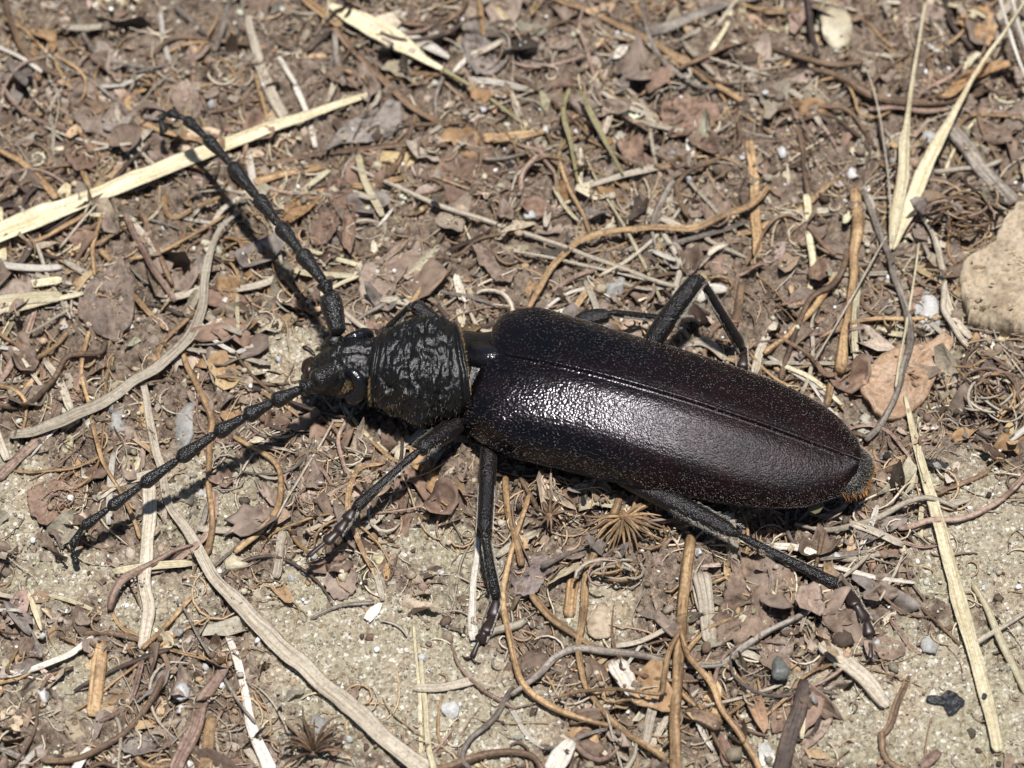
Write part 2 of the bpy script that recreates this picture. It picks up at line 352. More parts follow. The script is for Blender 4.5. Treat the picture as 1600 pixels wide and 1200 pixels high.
def strand_geo(pts, widths, shape, px=True, lift=None, stiff=2.2, sink=.2, wob=.11, seed=0, twist=0.0, put=True, taper=(.75, .6), step=.35):
    if px: g = np.array([onground(*p)[:2] for p in pts])
    else: g = np.asarray(pts, float)
    n = int(max(5, min(160, np.linalg.norm(np.diff(g, axis=0), axis=1).sum()/step)))
    prof, asp = PROF[shape]
    hw = np.interp(np.linspace(0, 1, n), np.linspace(0, 1, len(widths)), widths)*(SPX if px else 1)/2
    if px: pp = crom(pts, n)
    else: pp = crom(g, n)
    jr = np.random.default_rng(seed+77); jk = smooth1(jr.standard_normal((n, 2))[:, 0], 2.5), smooth1(jr.standard_normal(n), 2.5)
    ja = min(.12, .16*hw.mean()/.25)/(SPX if px else 1)*(.3 if stiff >= 4 else 1); pp = pp + np.c_[jk[0], jk[1]]*ja*1.6
    XY = np.array([onground(*q)[:2] for q in pp]) if px else pp
    for it in range(2):
        z = np.maximum(hgt(XY[:, 0], XY[:, 1]), .5*(hgt(XY[:, 0]+hw*.7, XY[:, 1])+hgt(XY[:, 0]-hw*.7, XY[:, 1])))
        st = stiff/step
        zs = smooth1(z, min(st, n/3)); zs = zs + .35*np.maximum(0, (z-zs)).max()
        hh = hw*asp
        zs = zs + hh*(1-sink)
        if lift is not None: zs = zs + np.interp(np.linspace(0, 1, n), np.linspace(0, 1, len(lift)), lift)
        if px: XY = np.array([R(q[0], q[1], zz)[:2] for q, zz in zip(pp, zs)])
    t = np.linspace(0, 1, n); hw2 = hw.copy(); e = max(1, int(.6/step))
    hw2[:e] *= taper[0]; hw2[-e:] *= taper[1]
    P = np.c_[XY, zs]
    if put and lift is None:
        for q, a, b in zip(P, hw, hh): stamp(q[0], q[1], q[2]+b*.8, a*.9)
    return sweep(P, hw2*(1+.10*smooth1(jr.standard_normal(n), 3)*2), hw2*asp, prof, twist, wob, seed)

_s = [0]
def T(name, cat, mat, shape, widths, pts, label, parent=None, **kw):
    _s[0] += 1
    v, f, uv = strand_geo(pts, widths if isinstance(widths, (list, tuple)) else [widths], shape, seed=_s[0], **kw)
    return thing(name, v, f, mat, uv, parent=parent, label=label if parent is None else None, cat=cat if parent is None else None)

def leaf_geo(poly, amp=.5, curl=.5, thick=.09, seed=0, jag=.06, rings=9, na=64, lift=.15, px=True, freq=.55, stampit=True):
    r = np.random.default_rng(seed)
    P = np.array(poly, float); Pc = np.vstack([P, P[:1]]); d = np.r_[0, np.cumsum(np.linalg.norm(np.diff(Pc, axis=0), axis=1))]
    tt = np.linspace(0, d[-1], na, endpoint=False); o = np.c_[np.interp(tt, d, Pc[:, 0]), np.interp(tt, d, Pc[:, 1])]
    for _ in range(2): o = .25*np.roll(o, 1, 0)+.5*o+.25*np.roll(o, -1, 0)
    c = o.mean(0); jn = r.standard_normal(na); jn = (jn+np.roll(jn, 1))*.5
    o = c+(o-c)*(1+jag*jn)[:, None]
    rr = np.linspace(0, 1, rings+1)[1:]
    pts = np.vstack([c[None], (c+(o-c)[None]*rr[:, None, None]).reshape(-1, 2)])
    rad = np.r_[0, np.repeat(rr, na)]
    G = np.array([onground(*q) for q in pts]) if px else np.c_[pts, hgt(pts[:, 0], pts[:, 1])]
    base = np.percentile(G[:, 2], 60); z = base*.6 + .4*G[:, 2] + lift
    off = Vector((r.uniform(0, 99), r.uniform(0, 99), 0))
    nz = np.array([mnoise.fractal(Vector((q[0]*freq, q[1]*freq, 0))+off, .8, 2.1, 4) for q in G])
    rid = np.array([abs(mnoise.noise(Vector((q[0]*freq*.8, q[1]*freq*.8, 5))+off)) for q in G])
    cn = np.array([mnoise.noise(Vector((q[0]*.25, q[1]*.25, 9))+off) for q in G])
    z = z + amp*nz*.7 - amp*1.2*rid + curl*rad**2*(.5+1.3*cn)
    if px: XY = np.array([R(q[0], q[1], zz)[:2] for q, zz in zip(pts, z)])
    else: XY = pts
    top = np.c_[XY, z]; bot = top-np.array([0, 0, thick]); nv = len(top)
    F = []
    for b, flip in ((0, False), (nv, True)):
        for j in range(na):
            j2 = (j+1) % na; q = (b, b+1+j, b+1+j2); F.append(q[::-1] if flip else q)
            for k in range(rings-1):
                q = (b+1+k*na+j, b+1+(k+1)*na+j, b+1+(k+1)*na+j2, b+1+k*na+j2); F.append(q[::-1] if flip else q)
    e = 1+(rings-1)*na
    for j in range(na):
        j2 = (j+1) % na; F.append((e+j, nv+e+j, nv+e+j2, e+j2))
    if stampit:
        for q in top[::3]: stamp(q[0], q[1], q[2], .15)
    return np.vstack([top, bot]), F
def leafT(name, cat, mat, poly, label, parent=None, **kw):
    _s[0] += 1; v, f = leaf_geo(poly, seed=_s[0], **kw)
    return thing(name, v, f, mat, None, parent=parent, label=label if parent is None else None, cat=cat if parent is None else None)

def ico(sub):
    import bmesh
    bm = bmesh.new(); bmesh.ops.create_icosphere(bm, subdivisions=sub, radius=1)
    v = np.array([q.co[:] for q in bm.verts]); f = np.array([[x.index for x in q.verts] for q in bm.faces]); bm.free(); return v, f
ICO1, ICO3, ICO4 = ico(1), ico(3), ico(4)
def lump_geo(seed, r3, rough=.25, facets=5, base=ICO3):
    r = np.random.default_rng(seed); v = base[0].copy(); off = Vector(r.uniform(0, 50, 3))
    for _ in range(facets):
        n = r.standard_normal(3); n /= np.linalg.norm(n); d = v@n; c = r.uniform(.5, .85)
        v -= np.maximum(0, d-c)[:, None]*n*.97
    nz = np.array([mnoise.fractal(Vector(q)*1.6+off, .8, 2.1, 4) for q in v]); v *= (1+rough*nz)[:, None]
    return v*np.asarray(r3)
def stoneT(name, cat, mat, px, py, rx, ry, label, parent=None, hz=.7, facets=15, rough=.22, rot=0.0, bury=.42):
    _s[0] += 1; g = onground(px, py); a, b = rx*SPX, ry*SPX/math.cos(TILT)*.92; c = hz*min(a, b)
    v = lump_geo(_s[0], (a, b, c), rough, facets); cr, sr = math.cos(rot), math.sin(rot)
    v = np.c_[v[:, 0]*cr-v[:, 1]*sr, v[:, 0]*sr+v[:, 1]*cr, v[:, 2]] + g + np.array([0, 0, c*(1-2*bury)])
    stamp(g[0], g[1], g[2]+c*.8, min(a, b)*.8)
    return thing(name, v, ICO3[1], mat, None, parent=parent, label=label if parent is None else None, cat=cat if parent is None else None)

# ------------------------------------------------------------------ loose litter that nobody could count, and its countable pieces
PAL = np.array([(.27, .205, .155), (.19, .132, .092), (.33, .256, .198), (.27, .225, .18), (.33, .225, .13), (.07, .048, .036), (.25, .17, .118), (.23, .172, .13), (.31, .25, .19), (.40, .32, .22), (.36, .29, .225), (.46, .39, .29), (.12, .08, .055)])
def sample(n, dens, x0=-58, x1=58, y0=-50, y1=58):
    out = []
    while len(out) < n:
        x, y = rng.uniform(x0, x1, 4*n), rng.uniform(y0, y1, 4*n); i, j = ij(x, y)
        k = rng.random(4*n) < dens[i, j]; out.extend(zip(x[k], y[k]))
    return np.array(out[:n])
def rotm(n, tilt):
    a = rng.uniform(0, 2*np.pi, n); b = rng.normal(0, tilt, n); g = rng.uniform(0, 2*np.pi, n)
    ca, sa, cb, sb, cg, sg = np.cos(a), np.sin(a), np.cos(b), np.sin(b), np.cos(g), np.sin(g)
    Z0 = np.zeros(n); O = np.ones(n)
    Rz = np.stack([np.stack([ca, -sa, Z0], -1), np.stack([sa, ca, Z0], -1), np.stack([Z0, Z0, O], -1)], 1)
    Rx = np.stack([np.stack([O, Z0, Z0], -1), np.stack([Z0, cb, -sb], -1), np.stack([Z0, sb, cb], -1)], 1)
    Rg = np.stack([np.stack([cg, -sg, Z0], -1), np.stack([sg, cg, Z0], -1), np.stack([Z0, Z0, O], -1)], 1)
    return Rz@Rx@Rg
def flake_shape(seed, na=12, rings=3):
    r = np.random.default_rng(seed); th = np.linspace(0, 2*np.pi, na, endpoint=False)
    el = r.uniform(.4, .95); g_ = r.standard_normal(na); g_ = .5*g_+.3*(np.roll(g_, 1)+np.roll(g_, -1)); rad = 1+.2*g_; lob = 1+.16*np.sin(th*r.integers(1, 4)+r.uniform(0, 6)); rad = np.clip(rad*lob, .45, 1.4)
    rad[r.integers(0, na)] *= r.uniform(.45, .9)
    ox, oy = np.cos(th)*rad, np.sin(th)*rad*el
    rr = np.linspace(0, 1, rings+1)[1:]; x = np.r_[0, (rr[:, None]*ox).ravel()]; y = np.r_[0, (rr[:, None]*oy).ravel()]
    off = Vector(r.uniform(0, 60, 3)); c1, c2 = r.normal(0, .5), r.normal(0, .42); fo = r.uniform(0, .5)
    z = c1*x*x + c2*y*y + fo*np.abs(y)*.6 + np.array([.42*mnoise.noise(Vector((a*1.7, b*1.7, 0))+off)+.24*mnoise.noise(Vector((a*4, b*4, 3))+off) for a, b in zip(x, y)])
    F = [(0, 1+j, 1+(j+1) % na) for j in range(na)]
    for k in range(rings-1):
        for j in range(na):
            j2 = (j+1) % na; a, b, c, d = 1+k*na+j, 1+(k+1)*na+j, 1+(k+1)*na+j2, 1+k*na+j2; F += [(a, b, c), (a, c, d)]
    return np.c_[x, y, z], np.array(F), na, rings
def many(name, mat, shapes, xy, size, tilt, up, cols, label, cat, aniso=None):
    n = len(xy); Rm = rotm(n, tilt); z = hgt(xy[:, 0], xy[:, 1]); V, F, CC = [], [], []; b = 0; which = rng.integers(0, len(shapes), n)
    for s, (sv, sf) in enumerate(shapes):
        k = np.where(which == s)[0]
        if not len(k): continue
        sz = size[k][:, None, None]*(aniso[k][:, None, :] if aniso is not None else 1)
        v = np.einsum('nij,nmj->nmi', Rm[k], sv[None]*sz) + np.c_[xy[k], z[k]+up[k]][:, None, :]
        V.append(v.reshape(-1, 3)); F.append((sf[None]+(np.arange(len(k))*len(sv))[:, None, None]+b).reshape(-1, 3)); b += len(k)*len(sv)
        CC.append(np.repeat(cols[k], len(sv), 0))
    return thing(name, np.vstack(V), np.vstack(F), mat, col=np.vstack(CC), label=label, cat=cat, kind='stuff')
def pal(n, j=.33): 
    c = PAL[rng.integers(0, len(PAL), n)]*np.array([1.08, 1.12, 1.12]); return np.clip(c*(1+j*rng.standard_normal((n, 1)))*(1+.03*rng.standard_normal((n, 3))), .02, .6)
DL = np.clip(LIT, 0, 1)**1.4*np.clip(.62+.38*spectral(1.2, .03, .4, 21), .12, 1)
n = 8500; xy = sample(n, DL); fs_ = np.clip(rng.lognormal(-.42, .52, n), .22, 2.0)
fu_ = rng.uniform(-.35, .22, n)*fs_+.08; fa_ = np.c_[rng.uniform(.9, 1.5, n), np.where(rng.random(n) < .4, rng.uniform(.25, .5, n), rng.uniform(.6, 1, n)), rng.uniform(.8, 1.5, n)]
many('leaf_litter', 'flake_stuff', [flake_shape(s, 13, 3)[:2] for s in range(100, 130)], xy, fs_, .55, fu_, pal(n),
     'crumbled brown leaf litter covering the soil', 'leaf litter', aniso=fa_)
for (x, y), a, u in zip(xy, fs_, fu_): stamp(x, y, float(hgt(x, y))+max(0, u)+.18*a, a*.45)
n = 13000; xy = sample(n, np.clip(.12+.9*LIT, 0, 1))
many('soil_crumbs', 'crumb_stuff', [(lump_geo(200+s, (1, .8, .6), .35, 3, ICO1), ICO1[1]) for s in range(10)], xy, rng.lognormal(-1.75, .5, n), .5, rng.uniform(-.05, .22, n),
     np.clip(pal(n, .35)*1.0, .02, .5), 'fine brown soil crumbs between the litter', 'soil')
n = 26000; xy = sample(n, np.clip(.12+SAND, 0, 1))
sandc = np.array([(.36, .32, .24), (.30, .26, .19), (.44, .40, .32), (.27, .27, .22), (.55, .53, .48), (.16, .13, .10), (.40, .31, .22)])
many('sand_grains', 'grain_stuff', [(lump_geo(300+s, (1, .85, .7), .2, 5, ICO1), ICO1[1]) for s in range(10)], xy, np.clip(rng.lognormal(-2.65, .45, n), .03, .40), 1.0, rng.uniform(-.02, .05, n),
     np.clip(sandc[rng.choice(7, n, p=[.25, .22, .18, .14, .06, .07, .08])]*(1+.12*rng.standard_normal((n, 1))), .02, .8), 'pale mineral sand grains on the bare soil', 'sand')
n = 900; xy = sample(n, np.clip(.35+.5*SAND, 0, 1))
many('bright_grains', 'grain_stuff', [(lump_geo(320+s, (1, .85, .7), .2, 7, ICO1), ICO1[1]) for s in range(8)], xy, np.clip(rng.lognormal(-1.9, .4, n), .07, .4), 1.0, rng.uniform(.02, .12, n),
     np.clip(np.array([(.78, .77, .75)])*(1+.1*rng.standard_normal((n, 1))), .3, .9), 'glinting white quartz grains sprinkled over the soil', 'sand')
# fibres: thin curved strips, one mesh
FCOL = np.array([(.44, .32, .19), (.33, .22, .13), (.50, .43, .33), (.25, .17, .115), (.40, .34, .27), (.15, .105, .075), (.55, .47, .33), (.38, .27, .17)])
def fibres(name, n, dens, lmin, lmax, rmin, rmax, label, box=None, up=.12, seg=9):
    xy = sample(n, dens, *(box or (-58, 58, -50, 58))); V, F, CC = [], [], []; b = 0
    for (x, y) in xy:
        L = rng.uniform(lmin, lmax)*rng.uniform(.5, 1); a = rng.uniform(0, 2*np.pi); k = rng.normal(0, 1.3)/L*2; k2 = rng.normal(0, 2.5)/L
        s = np.linspace(-.5, .5, seg); an = a+k*s*L+k2*s*s*L
        q = np.c_[np.cumsum(np.cos(an)), np.sin(an).cumsum()]*L/seg; q -= q.mean(0); q += (x, y)
        z = smooth1(hgt(q[:, 0], q[:, 1]), 1.5)+rng.uniform(.03, up)+rng.normal(0, up)*4*(s*s)*rng.random()
        r = rng.uniform(rmin, rmax); P = np.c_[q, z]
        T_ = np.gradient(P, axis=0); S_ = np.c_[-T_[:, 1], T_[:, 0], 0*z]; S_ /= np.linalg.norm(S_, axis=1)[:, None]+1e-9
        tp = np.clip(1.2-1.4*np.abs(s), .3, 1)[:, None]*r
        v = np.stack([P+S_*tp, P+np.array([0, 0, 1])*tp*.9, P-S_*tp, P-np.array([0, 0, 1])*tp*.7], 1).reshape(-1, 3)
        i = np.arange(seg-1)[:, None]*4; j = np.arange(4)[None]; j2 = (j+1) % 4
        F.append((np.stack([i+j, i+j2, i+4+j2, i+4+j], -1).reshape(-1, 4))+b); b += len(v); V.append(v)
        CC.append(np.repeat((FCOL[rng.integers(0, len(FCOL))]*(1+.2*rng.normal()))[None], len(v), 0))
    return thing(name, np.vstack(V), np.vstack(F), 'fibre_stuff', col=np.clip(np.vstack(CC), .02, .7), label=label, cat='fibres', kind='stuff')
fibres('plant_fibres', 7000, np.clip(.06+.94*LIT*np.clip(.45+.55*spectral(1.2, .03, .3, 31), .06, 1), 0, 1), 1.5, 10, .025, .12, 'fine dry plant fibres tangled through the litter', up=.3)

# countable loose pieces, each an object
def closed_flake(seed):
    v, f, na, rings = flake_shape(seed, 16, 4); nv = len(v); b = v-np.array([0, 0, .05]); e = 1+(rings-1)*na
    rim = [(e+j, e+(j+1) % na, nv+e+(j+1) % na) for j in range(na)]+[(e+j, nv+e+(j+1) % na, nv+e+j) for j in range(na)]
    return np.vstack([v, b]), np.vstack([f, f[:, ::-1]+nv, np.array(rim)[:, ::-1]])
LM = ['leaf_taupe', 'leaf_brown', 'leaf_taupe', 'leaf_rose', 'leaf_grey', 'leaf_rust', 'leaf_tan', 'leaf_brown']
LFW = {'leaf_taupe': 'taupe', 'leaf_brown': 'dark brown', 'leaf_rose': 'pinkish brown', 'leaf_grey': 'grey', 'leaf_rust': 'rust coloured', 'leaf_tan': 'tan'}
FM = []
for s in range(64):
    v, f = closed_flake(500+s); mt = LM[s % len(LM)]; me, _ = mesh('leaf_fragment', v, f, mt, origin=(0, 0, 0)); FM.append((me, mt))
LANDMARKS = [(110, 60, 'the bent pale grey twig'), (60, 130, 'the orange bent stalk'), (160, 160, 'the flat taupe leaf'), (285, 60, 'the arched brown root'), (290, 155, 'the raised antenna tip'), (130, 300, 'the long diagonal straw'), (420, 130, 'the broad pale straw'), (330, 230, 'the raised antenna'),
    (600, 70, 'the broad straw sheath'), (560, 110, 'the dark leaf strip'), (580, 195, 'the greyish curled leaf'), (710, 260, 'the rusty red leaf'), (530, 310, 'the withered flower'), (615, 430, 'the lobed taupe leaf'), (760, 80, 'the dark grey leaf'), (880, 60, 'the rounded taupe leaf'), (980, 45, 'the thick tan stick'), (920, 190, 'the olive awns'),
    (810, 210, 'the pale tan slab'), (1080, 25, 'the grey wood sliver'), (1080, 180, 'the reddish brown leaf'), (1060, 290, 'the dark looped twig'), (1000, 360, 'the arched golden stem'), (900, 430, 'the short orange blade'), (1180, 320, 'the upright flat tan stem'), (1300, 50, 'the cream rock'), (1330, 150, 'the far root bundle'), (1420, 200, 'the straw fan'),
    (1530, 40, 'the orange brown leaf by the awn'), (1530, 250, 'the weathered grey wood strip'), (1570, 430, 'the sandy clod'), (1500, 335, 'the brown rootlet tangle'), (1450, 480, 'the white quartz chunk'), (1420, 590, 'the smooth bark piece'), (1540, 610, 'the tan rootlet tangle'), (1330, 450, 'the thick tan stem'), (1240, 500, 'the knotted root'), (1230, 360, 'the curly tendril'),
    (1380, 740, 'the abdomen tip'), (1480, 860, 'the long yellow straw'), (1560, 960, 'the shorter yellow straw'), (1480, 1095, 'the charcoal chip'), (1340, 1050, 'the pale wood splinter'), (1240, 1130, 'the dark weathered wood'), (1190, 930, 'the large fuzzy leaf'), (1060, 1000, 'the forked stem'), (1000, 1120, 'the white frayed chip'), (970, 840, 'the dry tan flower head'), (900, 1080, 'the bowed tan stem'),
    (825, 900, 'the fuzzy lilac leaf'), (770, 900, 'the middle leg'), (600, 780, 'the front leg'), (530, 910, 'the oval flake'), (650, 1100, 'the twin stalks'), (760, 1120, 'the branching grey root'), (490, 1180, 'the spiky calyx'), (480, 1040, 'the lower grass stem'), (330, 900, 'the upper grass stem'), (410, 760, 'the bow shaped stem'), (290, 670, 'the grey quartz stone'), (230, 880, 'the bleached upright blade'),
    (90, 780, 'the veined brown leaf'), (40, 700, 'the pinkish grass strip'), (170, 470, 'the crumpled folded leaf'), (50, 440, 'the broken straw slats'), (240, 400, 'the bleached rod'), (310, 470, 'the S curved leaf strip'), (100, 580, 'the snaking root'), (150, 1060, 'the flat orange wood chip'), (60, 1090, 'the round bluish pebble'), (220, 1130, 'the arched brown stem'), (330, 1130, 'the split wood stick'), (400, 1130, 'the greyish white ribbon'), (60, 960, 'the little yellow grass piece'), (450, 600, 'the beetle jaws')]
LMW = np.array([onground(a, b)[:2] for a, b, _ in LANDMARKS])
def near(x, y): return LANDMARKS[int(np.argmin(((LMW-np.array([x, y]))**2).sum(1)))][2]
VIEW = (PX > -40) & (PX < 1640) & (PY > -40) & (PY < 1240)
for (x, y) in sample(290, DL**1.7*VIEW):
    s = float(np.clip(rng.lognormal(.36, .34), .75, 2.6)); me, mt = FM[rng.integers(0, len(FM))]
    ob = link('leaf_fragment', me, (x, y, float(hgt(x, y))+.06+rng.uniform(-.02, .16)*s), label='%s crumpled %s leaf fragment near %s' % ('tiny' if s < 1.1 else 'small' if s < 1.6 else 'broad' if s < 2.1 else 'large', LFW[mt], near(x, y)), cat='leaf', group='loose %s leaf fragments' % LFW[mt])
    ob.rotation_euler = (rng.normal(0, .2), rng.normal(0, .2), rng.uniform(0, 6.28)); ob.scale = (s, s*rng.uniform(.7, 1), s)
    stamp(x, y, float(hgt(x, y))+.12+.16*s, s*.6)
TW = ['tan', 'brown', 'tan', 'rose', 'grey', 'brown', 'tan', 'rose', 'pale', 'dark', 'pale']
TWW = {'brown': 'brown', 'tan': 'orange tan', 'grey': 'grey', 'dark': 'blackish', 'rose': 'pinkish', 'pale': 'bleached'}
for n_, (x, y) in enumerate(sample(300, DL*VIEW)):
    L = rng.uniform(4, 16); a = rng.uniform(0, 6.28); k = rng.normal(0, 1.1)/L*2; k2 = rng.normal(0, 2.6)/L; s = np.linspace(-.5, .5, 7); an = a+k*s*L+k2*s*s*L+np.cumsum(rng.normal(0, .16, 7))
    q = np.c_[np.cumsum(np.cos(an)), np.cumsum(np.sin(an))]*L/7; q += np.array((x, y))-q.mean(0); mt = TW[n_ % len(TW)]; wd = float(np.clip(rng.lognormal(-1.15, .38), .16, .8))
    v, f, uv = strand_geo(q, [wd*rng.uniform(.5, .9), wd, wd*rng.uniform(.7, 1), wd*rng.uniform(.3, .7)], rng.choice(['t', 't', 'f']), px=False, seed=900+n_, stiff=1.2, wob=.08, step=.5)
    thing('twig', v, f, mt, uv, label='%s %s twig lying loose near %s' % ('short' if L < 6 else 'curved' if L < 9.5 else 'longish curved', TWW[mt], near(x, y)), cat='twig', group='loose %s twigs in the litter' % TWW[mt])
for n_, (x, y) in enumerate(sample(140, np.clip(DL+.1, 0, 1)*VIEW)):
    L = rng.uniform(2, 7); a = rng.uniform(0, 6.28); q = np.array([(x-L/2*math.cos(a), y-L/2*math.sin(a)), (x+rng.normal(0, .2), y+rng.normal(0, .2)), (x+L/2*math.cos(a), y+L/2*math.sin(a))]); wd = rng.uniform(.2, .75)
    mt = ['straw', 'pale', 'white', 'pale', 'pale'][n_ % 5]
    v, f, uv = strand_geo(q, [wd, wd], rng.choice(['f', 'c', 'f']), px=False, seed=1300+n_, stiff=3, step=.5)
    wd_ = {'straw': 'yellow', 'pale': 'beige', 'white': 'whitish'}[mt]
    thing('straw_scrap', v, f, mt, uv, label='%s %s scrap of straw near %s' % ('tiny' if L < 3.5 else 'short', wd_, near(x, y)), cat='straw', group='loose %s straw scraps' % wd_)
PM = []
for s in range(12):
    mt = ['stone_white', 'stone_grey', 'stone_yellow', 'stone_grey'][s % 4]; me, _ = mesh('pebble', lump_geo(700+s, (1, .85, .7), .15, 7), ICO3[1], mt, origin=(0, 0, 0)); PM.append((me, mt))
for (x, y) in sample(130, np.clip(.3+.5*SAND, 0, 1)*VIEW):
    s = float(np.clip(rng.lognormal(-1.25, .35), .18, .6)); me, mt = PM[rng.integers(0, len(PM))]; nm = {'stone_white': 'white', 'stone_grey': 'grey', 'stone_yellow': 'yellowish'}[mt]
    ob = link('pebble', me, (x, y, float(hgt(x, y))+.2*s), label='%s %s pebble on the soil near %s' % ('tiny' if s < .3 else 'small', nm, near(x, y)), cat='pebble', group='tiny %s pebbles' % nm)
    ob.rotation_euler = tuple(rng.uniform(0, 6.28, 3)); ob.scale = (s, s, s)

# ------------------------------------------------------------------ traced pieces: stones and clods first
leafT('dirt_clod', 'clod', 'clod', [(1700, 300), (1640, 300), (1598, 312), (1580, 322), (1566, 352), (1555, 376), (1512, 400), (1500, 425), (1505, 452), (1516, 490), (1546, 500), (1572, 513), (1584, 500), (1640, 510), (1700, 500), (1740, 400)], 'large pale sandy clod with cracks beside the rootlet tangle', amp=.7, curl=-.5, thick=3.0, lift=2.0, jag=.02, rings=30, na=150, freq=.45, stampit=False)
stoneT('quartz_stone', 'stone', 'stone_white', 1447, 482, 24, 48, 'white quartz chunk beside the smooth tan bark piece', hz=.45, facets=14, bury=.42)
stoneT('quartz_stone', 'stone', 'stone_grey', 288, 672, 22, 40, 'translucent grey quartz stone under the downward antenna', hz=.7, rot=-.2)
stoneT('quartz_stone', 'stone', 'stone_grey', 962, 452, 22, 30, 'pale grey stone behind the beetle beside a pale straw', hz=.6)
stoneT('yellow_stone', 'stone', 'stone_yellow', 366, 882, 23, 19, 'cream yellow stone beside the long grey grass stem', hz=.8)
stoneT('white_pebble', 'pebble', 'stone_white', 67, 1088, 14, 14, 'round bluish white pebble beside the flat orange wood chip', hz=.9)
stoneT('white_pebble', 'pebble', 'stone_white', 282, 1085, 17, 15, 'white pebble touching a smaller one near the flaky grey leaf', hz=.9)
stoneT('white_pebble', 'pebble', 'stone_white', 283, 1109, 11, 10, 'smaller pebble touching a bigger white pebble', hz=.9)
stoneT('white_pebble', 'pebble', 'stone_white', 137, 993, 10, 9, 'pale pebble at the tip of a curved bleached stalk', hz=.9)
stoneT('white_pebble', 'pebble', 'stone_white', 298, 1196, 10, 9, 'white pebble between two split wood sticks', hz=.9)
stoneT('white_pebble', 'pebble', 'stone_white', 703, 1112, 14, 16, 'cracked bright white pebble on bare sand by the twin stalks', hz=.9, facets=9)
stoneT('white_pebble', 'pebble', 'stone_white', 1092, 864, 8, 8, 'small round white pebble by the beetle hind thigh shadow', hz=1)
stoneT('grey_pebble', 'pebble', 'stone_grey', 500, 1130, 14, 18, 'grey pebble beside the long pale grass stem on the sand', hz=.6)
stoneT('grey_pebble', 'pebble', 'stone_grey', 1451, 1007, 15, 16, 'glassy grey pebble between brown flake and long yellow straw', hz=.6)
stoneT('green_stone', 'stone', 'stone_green', 1218, 1047, 19, 18, 'dark greenish stone beside a pale wood splinter', hz=.6)
stoneT('white_pebble', 'pebble', 'stone_white', 1234, 986, 9, 8, 'white pebble above the dark greenish stone', hz=.9)
stoneT('grey_pebble', 'pebble', 'stone_grey', 1222, 1004, 15, 17, 'pale grey pebble touching the end of a long grey root', hz=.6)
stoneT('pale_rock', 'stone', 'stone_yellow', 1305, 45, 38, 42, 'cream rock half buried in litter behind the straw awns', hz=.55, bury=.42)
stoneT('pale_rock', 'stone', 'stone_grey', 1075, 122, 14, 12, 'dark grey stone under the end of a tan stick', hz=.7)
stoneT('white_pebble', 'pebble', 'stone_white', 1332, 272, 12, 12, 'white stone between brown twigs near the straw fan', hz=.7)
stoneT('white_pebble', 'pebble', 'stone_white', 1222, 240, 11, 11, 'bright pebble beside a thin pale awn', hz=.8)
stoneT('grey_pebble', 'pebble', 'stone_white', 1455, 215, 14, 12, 'white lump between the two straw awn blades', hz=.8)
stoneT('grey_pebble', 'pebble', 'stone_grey', 105, 655, 14, 10, 'pale pebble under the curved grey leaf strip', hz=.7)
stoneT('grey_pebble', 'pebble', 'stone_grey', 185, 660, 20, 22, 'grey green pebble beside a slim tan stem', hz=.5, bury=.4)
stoneT('white_pebble', 'pebble', 'stone_white', 632, 24, 10, 7, 'white pebble beside the broad yellow straw sheath', hz=.8)
stoneT('grey_pebble', 'pebble', 'stone_white', 828, 336, 11, 14, 'whitish stone below a looped tan stalk', hz=.7)
stoneT('sand_lump', 'clod', 'clod', 935, 975, 30, 36, 'pale crusted sand lump beside the forked stem', hz=.4, rough=.3, bury=.45)
stoneT('sand_lump', 'clod', 'clod', 118, 1145, 20, 18, 'pale brown earth lump beside an arched tan stem', hz=.6, rough=.25)

# ------------------------------------------------------------------ leaves
leafT('lobed_leaf', 'leaf', 'leaf_taupe', [(560, 430), (570, 410), (590, 408), (607, 390), (640, 370), (662, 375), (665, 400), (640, 412), (625, 435), (614, 458), (600, 475), (580, 477), (565, 465)], 'lobed taupe leaf lying behind the pronotum', amp=.35, curl=.5)
leafT('crumpled_leaf', 'leaf', 'leaf_taupe', [(190, 398), (165, 425), (140, 438), (118, 482), (125, 503), (145, 518), (165, 532), (190, 527), (207, 500), (210, 460), (202, 420)], 'crumpled folded taupe leaf beside the broken straw slats', amp=.9, curl=.6, lift=.6)
leafT('curled_leaf', 'leaf', 'leaf_grey', [(505, 237), (535, 222), (575, 222), (612, 218), (630, 185), (628, 160), (605, 155), (580, 175), (550, 185), (530, 200)], 'greyish curled leaf beyond the tip of the long straw', amp=.7, curl=.8, lift=.3)
leafT('rust_leaf', 'leaf', 'leaf_rust', [(640, 262), (680, 235), (730, 208), (765, 225), (775, 270), (765, 310), (735, 335), (700, 320), (690, 285), (660, 280)], 'mottled rusty red leaf crossed by a thin pale straw', amp=.4, curl=.3)
leafT('tan_leaf', 'leaf', 'leaf_tan', [(440, 345), (447, 318), (475, 302), (507, 293), (503, 310), (478, 332), (455, 347)], 'small glossy tan leaf beside the raised antenna', amp=.3, curl=.6, lift=.3)
r_ = leafT('dried_flower', 'flower', 'leaf_rust', [(512, 283), (530, 276), (550, 288), (553, 310), (540, 328), (520, 325), (512, 305)], 'withered rusty flower with drooping petals behind the antenna', amp=.5, lift=.6)
leafT('petal', None, 'leaf_rust', [(520, 325), (500, 335), (482, 365), (488, 382), (510, 380), (528, 355), (532, 332)], None, parent=r_, amp=.4, curl=.6, lift=.4)
leafT('petal', None, 'leaf_rust', [(540, 315), (535, 350), (535, 385), (548, 395), (556, 365), (556, 320)], None, parent=r_, amp=.4, curl=.5, lift=.3)
leafT('rose_leaf', 'leaf', 'leaf_rose', [(740, 380), (770, 375), (800, 385), (812, 410), (800, 440), (775, 440), (760, 420), (745, 410)], 'pinkish curled leaf behind the wing case shoulder', amp=.5, curl=.6)
